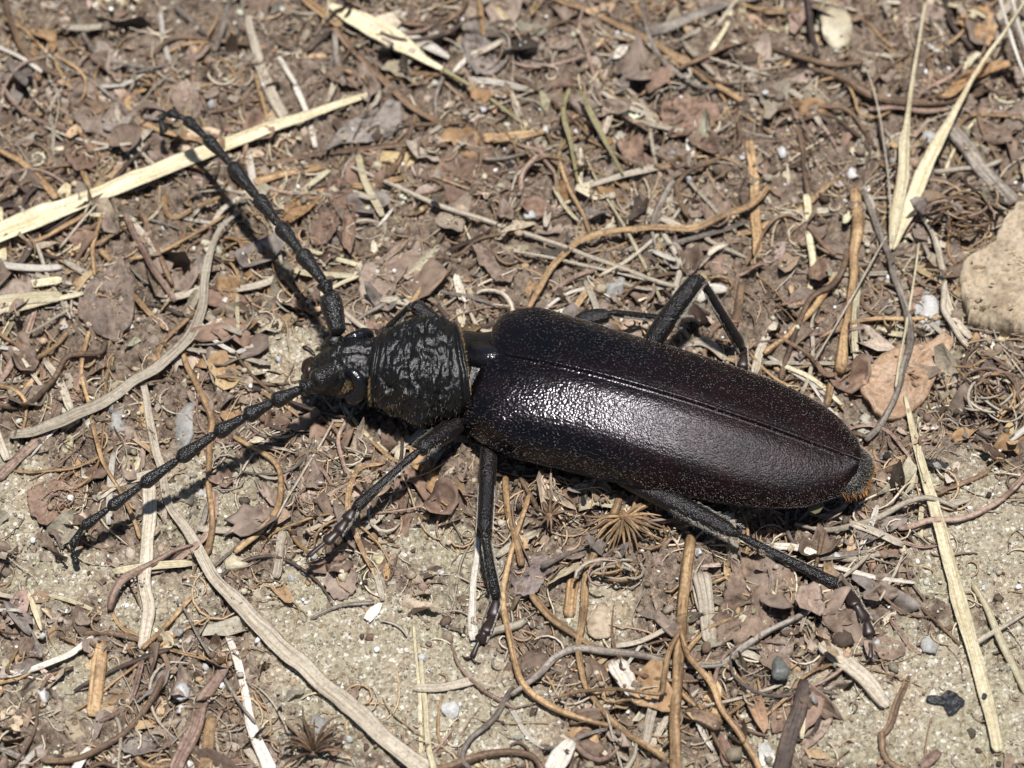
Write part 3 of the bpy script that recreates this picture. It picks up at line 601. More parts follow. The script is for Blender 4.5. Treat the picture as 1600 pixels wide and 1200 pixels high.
leafT('dark_leaf', 'leaf', 'leaf_grey', [(722, 40), (745, 25), (775, 45), (795, 60), (792, 100), (770, 115), (745, 115), (728, 95)], 'dark grey leaf at the end of the broad straw sheath', amp=.6, curl=.6, lift=.4)
leafT('taupe_leaf', 'leaf', 'leaf_taupe', [(848, 55), (870, 38), (900, 45), (908, 62), (885, 78), (860, 75)], 'rounded taupe leaf beside the thick tan stick', amp=.3, curl=.5, lift=.3)
leafT('rose_leaf', 'leaf', 'leaf_rose', [(1025, 230), (1050, 222), (1082, 240), (1078, 262), (1055, 278), (1038, 262)], 'pale pinkish leaf inside the dark looped twig', amp=.35, curl=.5, lift=.2)
leafT('rust_leaf', 'leaf', 'leaf_rust', [(1035, 155), (1075, 150), (1120, 160), (1125, 185), (1090, 205), (1050, 215), (1030, 190)], 'broad reddish brown leaf beneath the tan stick end', amp=.5, curl=.4)
leafT('taupe_leaf', 'leaf', 'leaf_taupe', [(1085, 300), (1110, 285), (1115, 310), (1098, 338), (1080, 340), (1074, 320)], 'narrow taupe leaf beside the hooked brown twig', amp=.4, curl=.4)
leafT('seed_husk', 'husk', 'white', [(957, 85), (965, 72), (982, 68), (980, 80), (968, 90), (958, 92)], 'small whitish husk among litter beside the tan stick', amp=.1, curl=.2, lift=.3)
leafT('pink_flake', 'leaf', 'leaf_rose', [(0, 255), (15, 258), (26, 268), (15, 276), (0, 275)], 'salmon pink flake beside a tan stem at the litter edge', amp=.1, curl=.2, lift=.3)
leafT('bract_leaf', 'leaf', 'leaf_tan', [(45, 45), (65, 45), (88, 46), (90, 75), (80, 82), (72, 60), (55, 55)], 'torn orange tan leaf piece with a hole beside it', amp=.3, curl=.4, lift=.5)
leafT('rose_leaf', 'leaf', 'leaf_rose', [(265, 140), (285, 125), (305, 130), (315, 165), (310, 185), (285, 182), (270, 165)], 'oval pinkish leaf next to the raised antenna tip', amp=.3, curl=.5, lift=.2)
leafT('taupe_leaf', 'leaf', 'leaf_taupe', [(110, 130), (150, 118), (195, 140), (225, 165), (215, 205), (170, 215), (125, 200), (105, 165)], 'flat taupe leaf between pale grey twigs and the long straw', amp=.5, curl=.3)
leafT('rust_leaf', 'leaf', 'leaf_rust', [(100, 215), (150, 205), (165, 225), (150, 260), (115, 265), (100, 240)], 'reddish leaf above the long diagonal straw', amp=.5, curl=.4)
r_ = leafT('brown_leaf', 'leaf', 'leaf_rust', [(40, 772), (58, 755), (100, 750), (132, 760), (122, 790), (98, 802), (70, 822), (46, 802)], 'veined brown leaf near the tip of the downward antenna', amp=.3, curl=.4)
T('petiole', None, 'tan', 't', [6, 4], [(118, 765), (142, 745), (160, 708)], None, parent=r_)
leafT('oval_flake', 'leaf', 'leaf_taupe', [(504, 903), (510, 922), (523, 936), (541, 937), (555, 922), (559, 895), (545, 880), (520, 882)], 'oval taupe leaf flake on sand under the front foot', amp=.15, curl=.4, lift=.3)
leafT('brown_leaf', 'leaf', 'leaf_brown', [(514, 1072), (535, 1050), (548, 1058), (557, 1072), (565, 1064), (560, 1085), (552, 1104), (535, 1090)], 'small dark brown torn leaf lying on bare sand', amp=.3, curl=.4)
r_ = leafT('fuzzy_leaf', 'leaf', 'leaf_lilac', [(797, 887), (815, 876), (840, 868), (861, 868), (858, 895), (840, 925), (822, 932), (803, 926)], 'fuzzy lilac grey leaf beside the middle leg', amp=.4, curl=.6, lift=.4)
T('petiole', None, 'grey', 't', [9, 6, 4], [(845, 885), (872, 870), (900, 860), (928, 848)], None, parent=r_)
leafT('fuzzy_leaf', 'leaf', 'leaf_brown', [(1137, 868), (1180, 865), (1225, 880), (1258, 905), (1262, 930), (1225, 968), (1190, 988), (1150, 998), (1118, 1000), (1108, 975), (1125, 945), (1133, 910)], 'large fuzzy brown leaf under the hind shin', amp=1.0, curl=.6, lift=.3, jag=.12, freq=.8)
leafT('brown_flake', 'leaf', 'leaf_brown', [(1358, 1000), (1385, 992), (1412, 1005), (1415, 1022), (1392, 1032), (1372, 1026)], 'dark brown leaf flake beside the hind foot', amp=.2, curl=.3)
leafT('tan_leaf', 'leaf', 'leaf_rose', [(1302, 1120), (1288, 1148), (1262, 1170), (1250, 1187), (1254, 1152), (1270, 1132)], 'rosy tan leaf beside the dark weathered wood stick', amp=.2, curl=.4, lift=.2)
leafT('flaky_leaf', 'leaf', 'leaf_grey', [(186, 1168), (205, 1152), (250, 1146), (279, 1150), (268, 1165), (240, 1175), (208, 1180)], 'flaky grey leaf near the arched brown stem', amp=.2, curl=.4, lift=.3)
leafT('charcoal_chip', 'charcoal', 'charcoal', [(1446, 1091), (1455, 1085), (1470, 1088), (1481, 1077), (1493, 1082), (1509, 1096), (1492, 1114), (1483, 1117), (1475, 1101), (1452, 1098)], 'black charcoal chip on the sand beside the yellow straw', amp=.12, curl=.1, thick=.5, lift=.35, jag=.03)
leafT('bark_piece', 'bark', 'leaf_smooth', [(1345, 588), (1375, 555), (1410, 538), (1450, 537), (1476, 515), (1491, 530), (1478, 562), (1460, 592), (1446, 625), (1412, 650), (1382, 656), (1360, 628), (1343, 612)], 'smooth tan bark piece beyond the wing case tip', amp=.22, curl=.1, thick=.5, lift=.7, jag=.02)
leafT('pale_leaf', 'leaf', 'leaf_grey', [(1318, 842), (1345, 822), (1385, 808), (1425, 800), (1418, 815), (1385, 835), (1350, 850), (1330, 855)], 'bleached grey leaf behind the abdomen tip', amp=.3, curl=.4, lift=.3)
leafT('taupe_leaf', 'leaf', 'leaf_taupe', [(1475, 385), (1500, 378), (1505, 405), (1488, 415), (1472, 408)], 'small taupe leaf against the pale sandy clod', amp=.2, curl=.4)
leafT('rust_leaf', 'leaf', 'leaf_rust', [(1240, 1085), (1215, 1080), (1205, 1110), (1205, 1145), (1220, 1145), (1235, 1115)], 'rusty leaf shred beside the dark weathered wood', amp=.3, curl=.3)
leafT('rose_leaf', 'leaf', 'leaf_taupe', [(1420, 5), (1455, 2), (1478, 15), (1475, 28), (1445, 32), (1425, 22)], 'smooth taupe leaf at the foot of a dark twig', amp=.15, curl=.3, lift=.3)
leafT('rust_leaf', 'leaf', 'leaf_tan', [(1500, 10), (1545, 8), (1560, 45), (1545, 70), (1515, 60), (1500, 35)], 'orange brown leaf behind the tall awn', amp=.4, curl=.3)
leafT('fold_leaf', 'leaf', 'leaf_tan', [(1468, 152), (1490, 128), (1530, 100), (1575, 92), (1590, 100), (1555, 110), (1520, 125), (1490, 150)], 'folded tan leaf over a dark hollow', amp=.3, curl=.9, lift=.9)
leafT('dark_leaf', 'leaf', 'leaf_brown', [(555, 88), (570, 90), (592, 125), (598, 145), (585, 150), (565, 120)], 'dark purple brown leaf strip above the straw tip', amp=.3, curl=.4)
leafT('rose_leaf', 'leaf', 'leaf_rose', [(395, 810), (420, 760), (440, 770), (430, 800), (412, 815)], 'pinkish soil crusted leaf inside the brown arc', amp=.2, curl=.2)
leafT('seed_husk', 'husk', 'white', [(708, 430), (716, 428), (727, 455), (728, 472), (718, 468), (710, 450)], 'white papery husk behind the pronotum', amp=.1, curl=.2, lift=.3)
leafT('seed_husk', 'husk', 'white', [(598, 942), (592, 958), (578, 972), (568, 966), (575, 952), (590, 942)], 'pale papery seed husk on bare sand', amp=.1, curl=.3, lift=.25)
leafT('seed_husk', 'husk', 'leaf_tan', [(602, 880), (610, 884), (608, 905), (602, 908), (598, 893)], 'tiny cream and orange seed near the oval flake', amp=.1, curl=.2, lift=.2)

# ------------------------------------------------------------------ stems, straws, twigs and roots, the lower ones first
for a in [
 ('twig', 'twig', 'grey', 'r', 7, [(108, 0), (125, 40), (143, 75), (165, 95), (230, 105)], 'pale grey bent twig in the far litter near a torn leaf'),
 ('twig', 'twig', 'rose', 'r', 7, [(-6, 120), (25, 165), (60, 190), (112, 204)], 'slim greyish tan twig sloping towards the reddish leaf'),
 ('twig', 'twig', 'tan', 'f', 8, [(10, 30), (45, 55), (55, 90), (65, 130)], 'orange bent stalk beside the torn tan leaf'),
 ('straw_bit', 'straw', 'white', 'f', 8, [(158, 135), (195, 131), (230, 119)], 'short whitish straw resting on a thin grey stalk'),
 ('grass_stalk', 'stalk', 'grey', 't', 4, [(205, 115), (280, 97), (360, 80)], 'thin straight grey stalk crossing a bundle of grey twigs'),
 ('grass_stalk', 'stalk', 'pale', 't', 4, [(185, 170), (187, 225), (210, 250), (217, 290)], 'thin pale kinked stalk reaching the long straw'),
 ('dry_stalk', 'stem', 'tan', 'f', 12, [(-6, 236), (35, 255), (62, 280), (90, 310)], 'flat orange tan stem running under the long straw'),
 ('twig', 'twig', 'pale', 'r', 5, [(45, 262), (30, 285), (18, 305)], 'short pale twig crossing the flat orange stem'),
 ('root', 'root', 'brown', 'r', 8, [(240, 88), (265, 62), (310, 60), (360, 68), (400, 70)], 'arched brown root joining a pale stalk bundle'),
 ('twig', 'twig', 'grey', 'r', 10, [(258, -8), (290, 25), (322, 55)], 'thick dark grey twig running into a knot'),
 ('twig', 'twig', 'grey', 'r', 9, [(360, -8), (350, 40), (335, 80)], 'upright grey twig, one of a pair by the pale stems'),
 ('twig', 'twig', 'grey', 'r', 8, [(383, -5), (372, 35), (362, 58)], 'shorter grey twig crossing behind the pale stems'),
 ('straw', 'straw', 'pale', 'f', [12, 18, 20], [(383, 25), (400, 82), (422, 140), (447, 182)], 'broad pale straw running down to the long diagonal straw'),
 ('straw_bit', 'straw', 'white', 'f', 8, [(434, 88), (450, 112), (467, 134)], 'short white straw beside the broad pale straw'),
 ('dry_stalk', 'stem', 'tan', 'r', 7, [(398, 115), (412, 168), (416, 197)], 'slim orange stem beside the broad pale straw'),
 ('dry_stalk', 'stem', 'tan', 'f', 9, [(126, 262), (138, 290), (142, 312)], 'short orange sliver beside the long straw'),
 ('dry_stalk', 'stem', 'tan', 'f', 14, [(470, -8), (500, 15), (530, 40)], 'orange stem lying against the broad straw sheath'),
 ('dry_stalk', 'stem', 'brown', 'f', 11, [(522, 42), (560, 92), (602, 130), (650, 170), (705, 197)], 'long flat brown stem below the broad straw sheath'),
 ('twig', 'twig', 'grey', 'f', 10, [(520, 55), (529, 95), (537, 137)], 'grey upright twig beside the dark leaf strip'),
 ('root', 'root', 'brown', 'r', 7, [(592, 18), (640, 38), (682, 38), (718, 22), (737, -5)], 'curved brown root above the broad straw sheath'),
 ('dry_stalk', 'stem', 'tan', 'f', 10, [(746, -5), (752, 28), (757, 57)], 'orange stem poking into the dark grey leaf'),
 ('dry_stalk', 'stem', 'brown', 'f', 11, [(420, 257), (520, 238), (602, 229), (702, 225)], 'long brown stick lying beyond the curled grey leaf'),
 ('dry_stalk', 'stem', 'tan', 'f', 14, [(395, 282), (440, 272), (505, 260)], 'flat tan stick behind the raised antenna'),
 ('dry_stalk', 'stem', 'tan', 'f', 12, [(548, 290), (585, 288), (632, 276)], 'flat orange strip beside the withered flower'),
 ('twig', 'twig', 'grey', 'r', [8, 7, 6], [(706, 88), (692, 118), (681, 150), (680, 178)], 'grey brown twig dropping from the straw sheath tip'),
 ('dry_stalk', 'stem', 'brown', 'f', [9, 8, 10], [(657, 163), (645, 200), (628, 240), (610, 272)], 'brown stalk with a bleached end beside the rusty leaf'),
 ('dry_stalk', 'stem', 'tan', 'f', [20, 18, 10], [(752, 216), (800, 211), (858, 203)], 'wide pale tan slab of stem beside the olive awns'),
 ('twig', 'twig', 'grey', 'r', 6, [(755, 252), (790, 246), (830, 238)], 'short grey twig beneath the pale tan slab'),
 ('root', 'root', 'brown', 'r', 6, [(800, 122), (840, 140), (870, 165), (902, 195), (940, 230), (1005, 262)], 'thin dark root running under the olive awns'),
 ('straw_bit', 'straw', 'rose', 'r', 6, [(795, 92), (830, 103), (870, 100), (914, 87)], 'thin bowed beige stalk in the far litter'),
 ('dry_stalk', 'stem', 'tan', 'f', 9, [(986, -5), (1000, 20), (1012, 40)], 'short orange stem crossing behind the thick tan stick'),
 ('wood_sliver', 'wood', 'grey', 'w', [20, 18, 12], [(995, 54), (1060, 32), (1125, 10), (1190, -8)], 'weathered grey wood sliver meeting the thick tan stick'),
 ('straw_bit', 'straw', 'pale', 'f', [4, 10, 5], [(1064, 62), (1095, 45), (1122, 24)], 'pale grey grass piece along the grey wood sliver'),
 ('dry_stalk', 'stem', 'tan', 'f', [10, 13, 14], [(855, -8), (920, 18), (980, 45), (1030, 72), (1080, 97)], 'thick straight orange tan stick in the far litter'),
 ('twig', 'twig', 'brown', 'r', 8, [(1058, 108), (1100, 86), (1150, 68), (1205, 54)], 'dark twig crossing the cut end of the thick tan stick'),
 ('dry_stalk', 'stem', 'tan', 'f', 12, [(1118, 130), (1160, 155), (1205, 180)], 'pale orange stick continuing past the dark twig'),
 ('dry_stalk', 'stem', 'tan', 't', 5, [(930, 108), (958, 150), (982, 166)], 'thin kinked tan stalk among grey litter'),
 ('root', 'root', 'brown', 'r', 9, [(1152, 192), (1156, 225), (1125, 248), (1080, 263), (1060, 283), (1059, 305), (1074, 342)], 'dark looped twig hooking round a pinkish leaf'),
 ('dry_stalk', 'stem', 'tan', 'f', [14, 17, 17, 15], [(1170, 222), (1178, 280), (1181, 340), (1182, 402)], 'upright flat tan stem behind the far hind knee'),
 ('dry_stalk', 'stem', 'brown', 'f', [10, 14, 14], [(1168, 400), (1160, 440), (1154, 480), (1145, 512)], 'brown orange stem standing behind the far hind shin'),
 ('root', 'root', 'rose', 'r', 9, [(838, 248), (817, 272), (816, 297), (826, 314), (846, 312)], 'looped tan stalk above a whitish stone'),
 ('straw_bit', 'straw', 'grey', 'f', [6, 10, 10, 6], [(998, 386), (1060, 378), (1112, 364), (1168, 344)], 'pale grey grass strip under the arched tan stem'),
 ('dry_stalk', 'stem', 'tan', 'f', [10, 13, 11], [(888, 492), (915, 460), (945, 430), (957, 403)], 'short orange brown blade behind the wing cases'),
 ('twig', 'twig', 'rose', 'r', 9, [(862, 458), (900, 432), (925, 418)], 'pinkish twig beside the short orange blade'),
 ('dry_stalk', 'stem', 'brown', 'f', 10, [(1230, 168), (1250, 215), (1262, 305)], 'upright brown stem beside a thin tan hair'),
 ('dry_stalk', 'stem', 'tan', 'f', 9, [(1195, 20), (1260, 12), (1315, 4)], 'tan stem lying over the cream rock'),
 ('twig', 'twig', 'dark', 'r', 12, [(1260, -8), (1268, 50), (1273, 92)], 'dark grey twig beside the cream rock'),
 ('root', 'root', 'brown', 'r', 10, [(1195, 68), (1250, 88), (1300, 101), (1348, 101)], 'brown root ending under a dark leaf clump'),
 ('root', 'root', 'brown', 'r', [9, 14, 14, 8], [(1268, 104), (1320, 125), (1370, 155), (1430, 160), (1500, 155), (1535, 148)], 'long grey brown root passing behind both straw awns'),
 ('dry_stalk', 'stem', 'rose', 'f', 11, [(1358, 172), (1400, 165), (1440, 172), (1490, 167), (1528, 157)], 'pale tan stem crossing behind the straw awns'),
 ('dry_stalk', 'stem', 'rose', 'f', 14, [(1528, 168), (1570, 178), (1608, 178)], 'thick beige stem behind the tall awn'),
 ('root', 'root', 'tan', 't', 6, [(1278, 127), (1305, 122), (1325, 135), (1335, 155), (1341, 175), (1362, 185), (1392, 174)], 'thin wavy orange root in the far root bundle'),
 ('root', 'root', 'brown', 'r', 8, [(1205, 168), (1260, 163), (1310, 167), (1340, 187), (1362, 222)], 'dark root bending down in the far root bundle'),
 ('root', 'root', 'brown', 'r', 7, [(1240, 190), (1290, 178), (1330, 205), (1375, 235)], 'brown rootlet under the far root bundle'),
 ('wood_sliver', 'wood', 'grey', 'w', [20, 27, 26], [(1478, 188), (1510, 230), (1545, 280), (1585, 318)], 'broad weathered grey wood strip behind the sandy clod'),
 ('dry_stalk', 'stem', 'brown', 'f', 9, [(1526, 182), (1550, 230), (1572, 282)], 'brown stem parallel to the weathered grey strip'),
 ('twig', 'twig', 'dark', 'r', 10, [(1472, -6), (1490, 40), (1522, 76)], 'dark twig beside a smooth taupe leaf'),
 ('root', 'root', 'pale', 'r', 8, [(1458, 270), (1500, 268), (1540, 260), (1562, 248)], 'pale curved rootlet crossing the weathered grey strip'),
 ('dry_stalk', 'stem', 'tan', 'r', 8, [(-5, 342), (22, 370), (60, 375), (110, 350), (133, 333)], 'bent orange stalk lying across the long straw'),
 ('straw', 'straw', 'straw', 'f', 10, [(-6, 492), (60, 475), (128, 457)], 'pale straw strip below the broken straw slats'),
 ('straw_bit', 'straw', 'pale', 't', 5, [(-6, 548), (50, 518), (112, 481)], 'slim straight pale stalk sloping past the crumpled leaf'),
 ('grass_stalk', 'stalk', 'pale', 't', 5, [(152, 320), (125, 350), (95, 386)], 'thin pale stalk just below the long straw'),
 ('dry_stalk', 'stem', 'tan', 'r', 8, [(163, 335), (152, 365), (143, 390), (146, 432)], 'bent tan stem ending at the crumpled folded leaf'),
 ('root', 'root', 'brown', 'r', 9, [(183, 324), (218, 335), (240, 375), (258, 412), (272, 442)], 'brown arching root beside the bleached rod'),
 ('straw_bit', 'straw', 'rose', 'r', 11, [(194, 332), (215, 375), (240, 425), (274, 468)], 'straight bleached beige rod under a brown arching root'),
 ('grass_stalk', 'stalk', 'tan', 't', 6, [(198, 403), (250, 392), (300, 366), (352, 338)], 'thin orange stalk arching over the bleached rod'),
 ('dry_stalk', 'stem', 'tan', 'f', 9, [(257, 304), (261, 332), (276, 341), (312, 322), (344, 311)], 'hooked orange stem under the raised antenna shadow'),
 ('twig', 'twig', 'tan', 'r', 10, [(153, 386), (173, 410)], 'stubby tan stick end above the crumpled folded leaf'),
 ('dry_stalk', 'stem', 'tan', 'r', 9, [(210, 460), (235, 490), (262, 518)], 'straight tan stick beside the crumpled folded leaf'),
 ('dry_stalk', 'stem', 'tan', 'f', 8, [(302, 488), (268, 522), (249, 550), (245, 582)], 'curled orange strip alongside the curved grey leaf strip'),
 ('root', 'root', 'brown', 'r', 9, [(168, 533), (160, 549), (130, 553), (105, 560), (90, 582), (70, 608), (40, 630), (-6, 632)], 'snaking dark brown root below the crumpled folded leaf'),
 ('twig', 'twig', 'tan', 'r', 7, [(48, 567), (90, 535), (117, 503)], 'tan twig sloping up to the crumpled folded leaf'),
 ('straw', 'straw', 'rose', 'f', [18, 16, 14], [(-6, 748), (40, 705), (75, 665), (93, 628)], 'pinkish pale grass strip crossing the curved grey leaf strip'),
 ('straw_bit', 'straw', 'white', 't', 4, [(48, 712), (75, 683), (98, 657)], 'thin whitish stalk beside the pinkish grass strip'),
 ('dry_stalk', 'stem', 'tan', 'r', 7, [(139, 520), (129, 555), (129, 600), (140, 640), (147, 675), (160, 712), (176, 745), (192, 772), (207, 802), (222, 838)], 'long slim tan stem passing under the downward antenna'),
 ('root', 'root', 'tan', 't', 4, [(178, 540), (168, 585), (163, 640), (159, 700), (145, 748)], 'hair thin orange rootlet beside the slim tan stem'),
 ('straw_bit', 'straw', 'white', 'f', 8, [(312, 508), (340, 536), (366, 550)], 'short white straw piece near the beetle jaws'),
 ('straw_bit', 'straw', 'white', 'f', 8, [(370, 547), (402, 536)], 'stubby whitish chip near the beetle jaws'),
 ('dry_stalk', 'stem', 'tan', 'r', [10, 12, 11, 10, 10, 10], [(282, 552), (306, 600), (322, 632), (329, 655), (328, 702), (328, 752), (332, 802), (326, 866)], 'upright orange tan stem crossing under the downward antenna'),
 ('straw_bit', 'straw', 'pale', 't', 4, [(306, 520), (320, 560), (334, 600)], 'thin pale sliver beside the orange tan upright stem'),
 ('straw', 'straw', 'pale', 'f', [20, 23, 20, 17], [(233, 755), (230, 830), (228, 900), (230, 950), (221, 1015)], 'broad bleached upright blade crossed by the antenna shadow'),
 ('dry_stalk', 'stem', 'tan', 'r', [9, 9, 9, 10], [(366, 678), (404, 700), (432, 726), (440, 750), (435, 790), (410, 825), (368, 862)], 'tan and brown stem bent like a bow near the front foot'),
 ('grass_stalk', 'stalk', 'pale', 't', 4, [(522, 660), (490, 712), (462, 757), (418, 832)], 'thin straight pale stalk near the front shin'),
 ('straw', 'straw', 'pale', 'f', 14, [(441, 830), (437, 870), (432, 908)], 'short bleached upright straw beside the front foot'),
 ('twig', 'twig', 'tan', 'r', 7, [(449, 823), (464, 845), (482, 862)], 'bent tan twig touching the front foot'),
 ('straw_bit', 'straw', 'pale', 'f', 8, [(472, 834), (500, 822), (525, 806)], 'pale chip lying under the front foot'),
 ('straw_bit', 'straw', 'white', 'f', [14, 8], [(735, 1000), (742, 900), (745, 840)], 'fibrous bleached stalk standing beside the middle shin'),
 ('dry_stalk', 'stem', 'tan', 'r', 10, [(789, 745), (794, 800), (805, 842), (814, 884)], 'tan stem crossing another beside the middle leg'),
 ('dry_stalk', 'stem', 'tan', 'r', [9, 10, 10, 9], [(827, 772), (804, 840), (793, 890), (788, 950), (797, 1002), (813, 1062), (848, 1097), (890, 1120), (955, 1134)], 'long bowed tan stem running past the middle foot'),
 ('twig', 'twig', 'brown', 'r', 8, [(811, 744), (825, 770), (841, 797)], 'short dark twig at the edge of the wing case shadow'),
 ('wood_chip', 'wood', 'tan', 'w', 19, [(896, 905), (890, 935), (884, 962)], 'small tan wood chip between two tan stems'),
 ('bark_strip', 'bark', 'pale', 'w', [26, 24, 18], [(1092, 900), (1103, 955), (1110, 1005)], 'pale fibrous bark strip beside the large fuzzy leaf'),
 ('dry_stalk', 'stem', 'tan', 'r', [12, 12, 11, 10, 10, 9], [(972, 775), (950, 822), (930, 862), (919, 900), (912, 950), (905, 1000), (907, 1040), (921, 1080), (945, 1115), (982, 1150), (1030, 1180), (1078, 1205)], 'long curving tan brown stem beneath the wing case edge'),
 ('dry_stalk', 'stem', 'tan', 'r', [12, 11, 9], [(834, 928), (860, 966), (895, 993), (932, 1010)], 'orange brown stem running from the fuzzy lilac leaf'),
 ('wood_chip', 'wood', 'white', 'w', [30, 28, 14], [(962, 1035), (980, 1065), (998, 1100)], 'white frayed wood chip beneath the long grey root'),
 ('straw_bit', 'straw', 'white', 'f', 8, [(798, 1108), (825, 1150), (862, 1170)], 'pale bent straw beside a grey bleached scrap'),
 ('bark_strip', 'bark', 'white', 'w', [22, 30, 26], [(893, 1158), (876, 1182), (858, 1210)], 'grey bleached bark scrap near the bowed stem'),
 ('twig', 'twig', 'grey', 'r', 7, [(850, 1170), (885, 1162), (915, 1150), (952, 1140)], 'thin pale root joining the grey bleached scrap'),
 ('wood_chip', 'wood', 'brown', 'w', 24, [(1068, 1108), (1100, 1120), (1130, 1136)], 'brown grained wood chip between the forked stem branches'),
 ('straw_bit', 'straw', 'white', 'f', 7, [(1087, 1122), (1098, 1148), (1112, 1172)], 'narrow white splinter beside the brown grained chip'),
 ('wood_stick', 'wood', 'dark', 'w', [18, 24, 26, 24], [(1258, 1062), (1246, 1110), (1231, 1160), (1220, 1210)], 'dark weathered wood stick beside the rosy tan leaf'),
 ('wood_splinter', 'wood', 'pale', 'w', [18, 26, 26, 14], [(1284, 1004), (1330, 1042), (1360, 1075), (1388, 1110)], 'pale broad wood splinter below the hind foot'),
 ('twig', 'twig', 'brown', 'w', [8, 11, 10], [(1421, 1058), (1405, 1092), (1390, 1130), (1376, 1152)], 'rough brown twig on sand beside the charcoal chip'),
 ('root', 'root', 'brown', 'r', [10, 10, 8], [(1378, 1145), (1382, 1180), (1400, 1198), (1430, 1205)], 'curved brown root at the end of the rough twig'),
 ('wood_chip', 'wood', 'rose', 'w', 16, [(1438, 1200), (1452, 1188), (1466, 1176)], 'pinkish wood chip below the charcoal chip'),
 ('twig', 'twig', 'brown', 't', 5, [(1412, 922), (1445, 955), (1475, 980), (1500, 1003)], 'thin dark twig pointing at the long yellow straw'),
 ('straw_bit', 'straw', 'rose', 'f', 8, [(1388, 968), (1405, 990), (1425, 1015), (1442, 1022)], 'tan shred above the glassy grey pebble'),
 ('dry_stalk', 'stem', 'rose', 'r', [9, 10, 10, 9], [(1400, 824), (1440, 815), (1500, 808), (1550, 790), (1580, 766), (1606, 740)], 'arched beige stem crossing under the long yellow straw'),
 ('twig', 'twig', 'brown', 'r', 9, [(1372, 740), (1402, 730), (1432, 720)], 'brown twig between abdomen tip and yellow straw'),
 ('twig', 'twig', 'brown', 'r', 9, [(1460, 776), (1510, 755), (1548, 736)], 'brown twig beyond the long yellow straw'),
 ('straw_bit', 'straw', 'pale', 'f', [4, 14, 6], [(1462, 792), (1490, 784), (1518, 778)], 'pale grass piece beside the arched beige stem'),
 ('straw_bit', 'straw', 'grey', 'f', [10, 14, 8], [(1282, 874), (1320, 868), (1358, 866), (1392, 866)], 'grey straw strip above the hind shin'),
 ('straw', 'straw', 'white', 'f', [4, 10, 9, 6], [(1270, 880), (1320, 890), (1370, 902), (1432, 910)], 'white straw splinter passing under the hind shin'),
 ('twig', 'twig', 'brown', 'r', 7, [(1285, 830), (1278, 855), (1272, 885)], 'small upright brown twig under the abdomen'),
 ('dry_stalk', 'stem', 'straw', 'f', 12, [(1262, 305), (1265, 360), (1270, 420), (1267, 455)], 'faint upright straw behind the curly brown root'),
 ('dry_stalk', 'stem', 'straw', 'f', 12, [(1339, 448), (1335, 520), (1341, 575)], 'faded straw lying behind the thick tan stem'),
 ('dry_stalk', 'stem', 'tan', 'r', 12, [(1195, 548), (1237, 520), (1275, 470), (1308, 432)], 'tan stem under the knotted brown root'),
 ('root', 'root', 'brown', 'r', [5, 6, 6, 7, 8], [(1178, 398), (1194, 362), (1214, 341), (1236, 338), (1260, 354), (1285, 380), (1306, 396)], 'thin curly brown tendril arching beside the far hind leg'),
 ('root', 'root', 'brown', 'r', [10, 11, 10, 9], [(1322, 388), (1318, 420), (1300, 447), (1270, 463), (1254, 485), (1244, 512), (1234, 548), (1220, 592)], 'knotted brown root descending beyond the wing cases'),
 ('dry_stalk', 'stem', 'tan', 'r', [16, 20, 15, 13, 12, 14, 22], [(1334, 295), (1339, 345), (1336, 385), (1332, 430), (1325, 480), (1318, 530), (1308, 578)], 'thick tan stem with a swollen foot beside the brown root'),
 ('root', 'root', 'brown', 'r', [7, 8, 9], [(1195, 517), (1240, 540), (1270, 562), (1290, 583), (1312, 582)], 'brown hooked root curling round the swollen stem foot'),
 ('twig', 'twig', 'tan', 'r', 12, [(1300, 590), (1295, 612), (1290, 635)], 'short tan stem below the hooked root'),
 ('twig', 'twig', 'grey', 'r', [9, 11, 12, 11, 10], [(1348, 295), (1365, 340), (1381, 382), (1396, 422), (1410, 462), (1418, 505), (1418, 548), (1409, 582), (1402, 612), (1385, 650), (1354, 692)], 'long dark and pale twig curving over the smooth bark piece'),
 ('twig', 'twig', 'pale', 'r', 9, [(1434, 322), (1460, 370), (1473, 420), (1476, 462), (1474, 486), (1490, 512), (1512, 538)], 'pale crooked twig beside the white quartz chunk'),
 ('twig', 'twig', 'grey', 'r', 7, [(1429, 342), (1445, 380), (1460, 412)], 'grey twig parallel to the pale crooked twig'),
 ('twig', 'twig', 'dark', 'r', 8, [(118, 1077), (160, 1056), (210, 1035), (267, 1016)], 'dark grey twig lying over the flat orange wood chip'),
 ('straw_bit', 'straw', 'white', 'f', [6, 10, 10, 8], [(13, 1060), (60, 1041), (110, 1021), (147, 998)], 'curved bleached stalk on the soil near the round pebble'),
 ('wood_chip', 'wood', 'tan', 'w', [16, 21, 20, 18], [(162, 998), (156, 1040), (150, 1080), (144, 1116)], 'flat orange wood chip with straight grain'),
 ('dry_stalk', 'stem', 'tan', 'r', 7, [(223, 1012), (260, 976), (303, 927)], 'straight orange stem slanting to the bleached upright blade'),
 ('straw_bit', 'straw', 'rose', 'f', [8, 10, 6], [(221, 1034), (211, 1075), (195, 1106), (155, 1127)], 'hooked pale tan straw near the arched brown stem'),
 ('dry_stalk', 'stem', 'brown', 'r', 10, [(260, 1048), (241, 1090), (210, 1130), (170, 1160), (120, 1186), (65, 1195)], 'arched brown stem turning orange along its length'),
 ('straw', 'straw', 'white', 'f', [9, 11, 16, 22], [(351, 972), (371, 1035), (385, 1095), (400, 1150), (420, 1210)], 'greyish white straw ribbon beside the long grass stem'),
 ('wood_stick', 'wood', 'rose', 'w', [12, 20, 22], [(352, 1040), (322, 1090), (302, 1145), (272, 1208)], 'split pale brown wood stick leaning on another'),
 ('wood_stick', 'wood', 'tan', 'w', [16, 22], [(330, 1118), (326, 1160), (322, 1208)], 'short tan wood stick beside the split pale stick'),
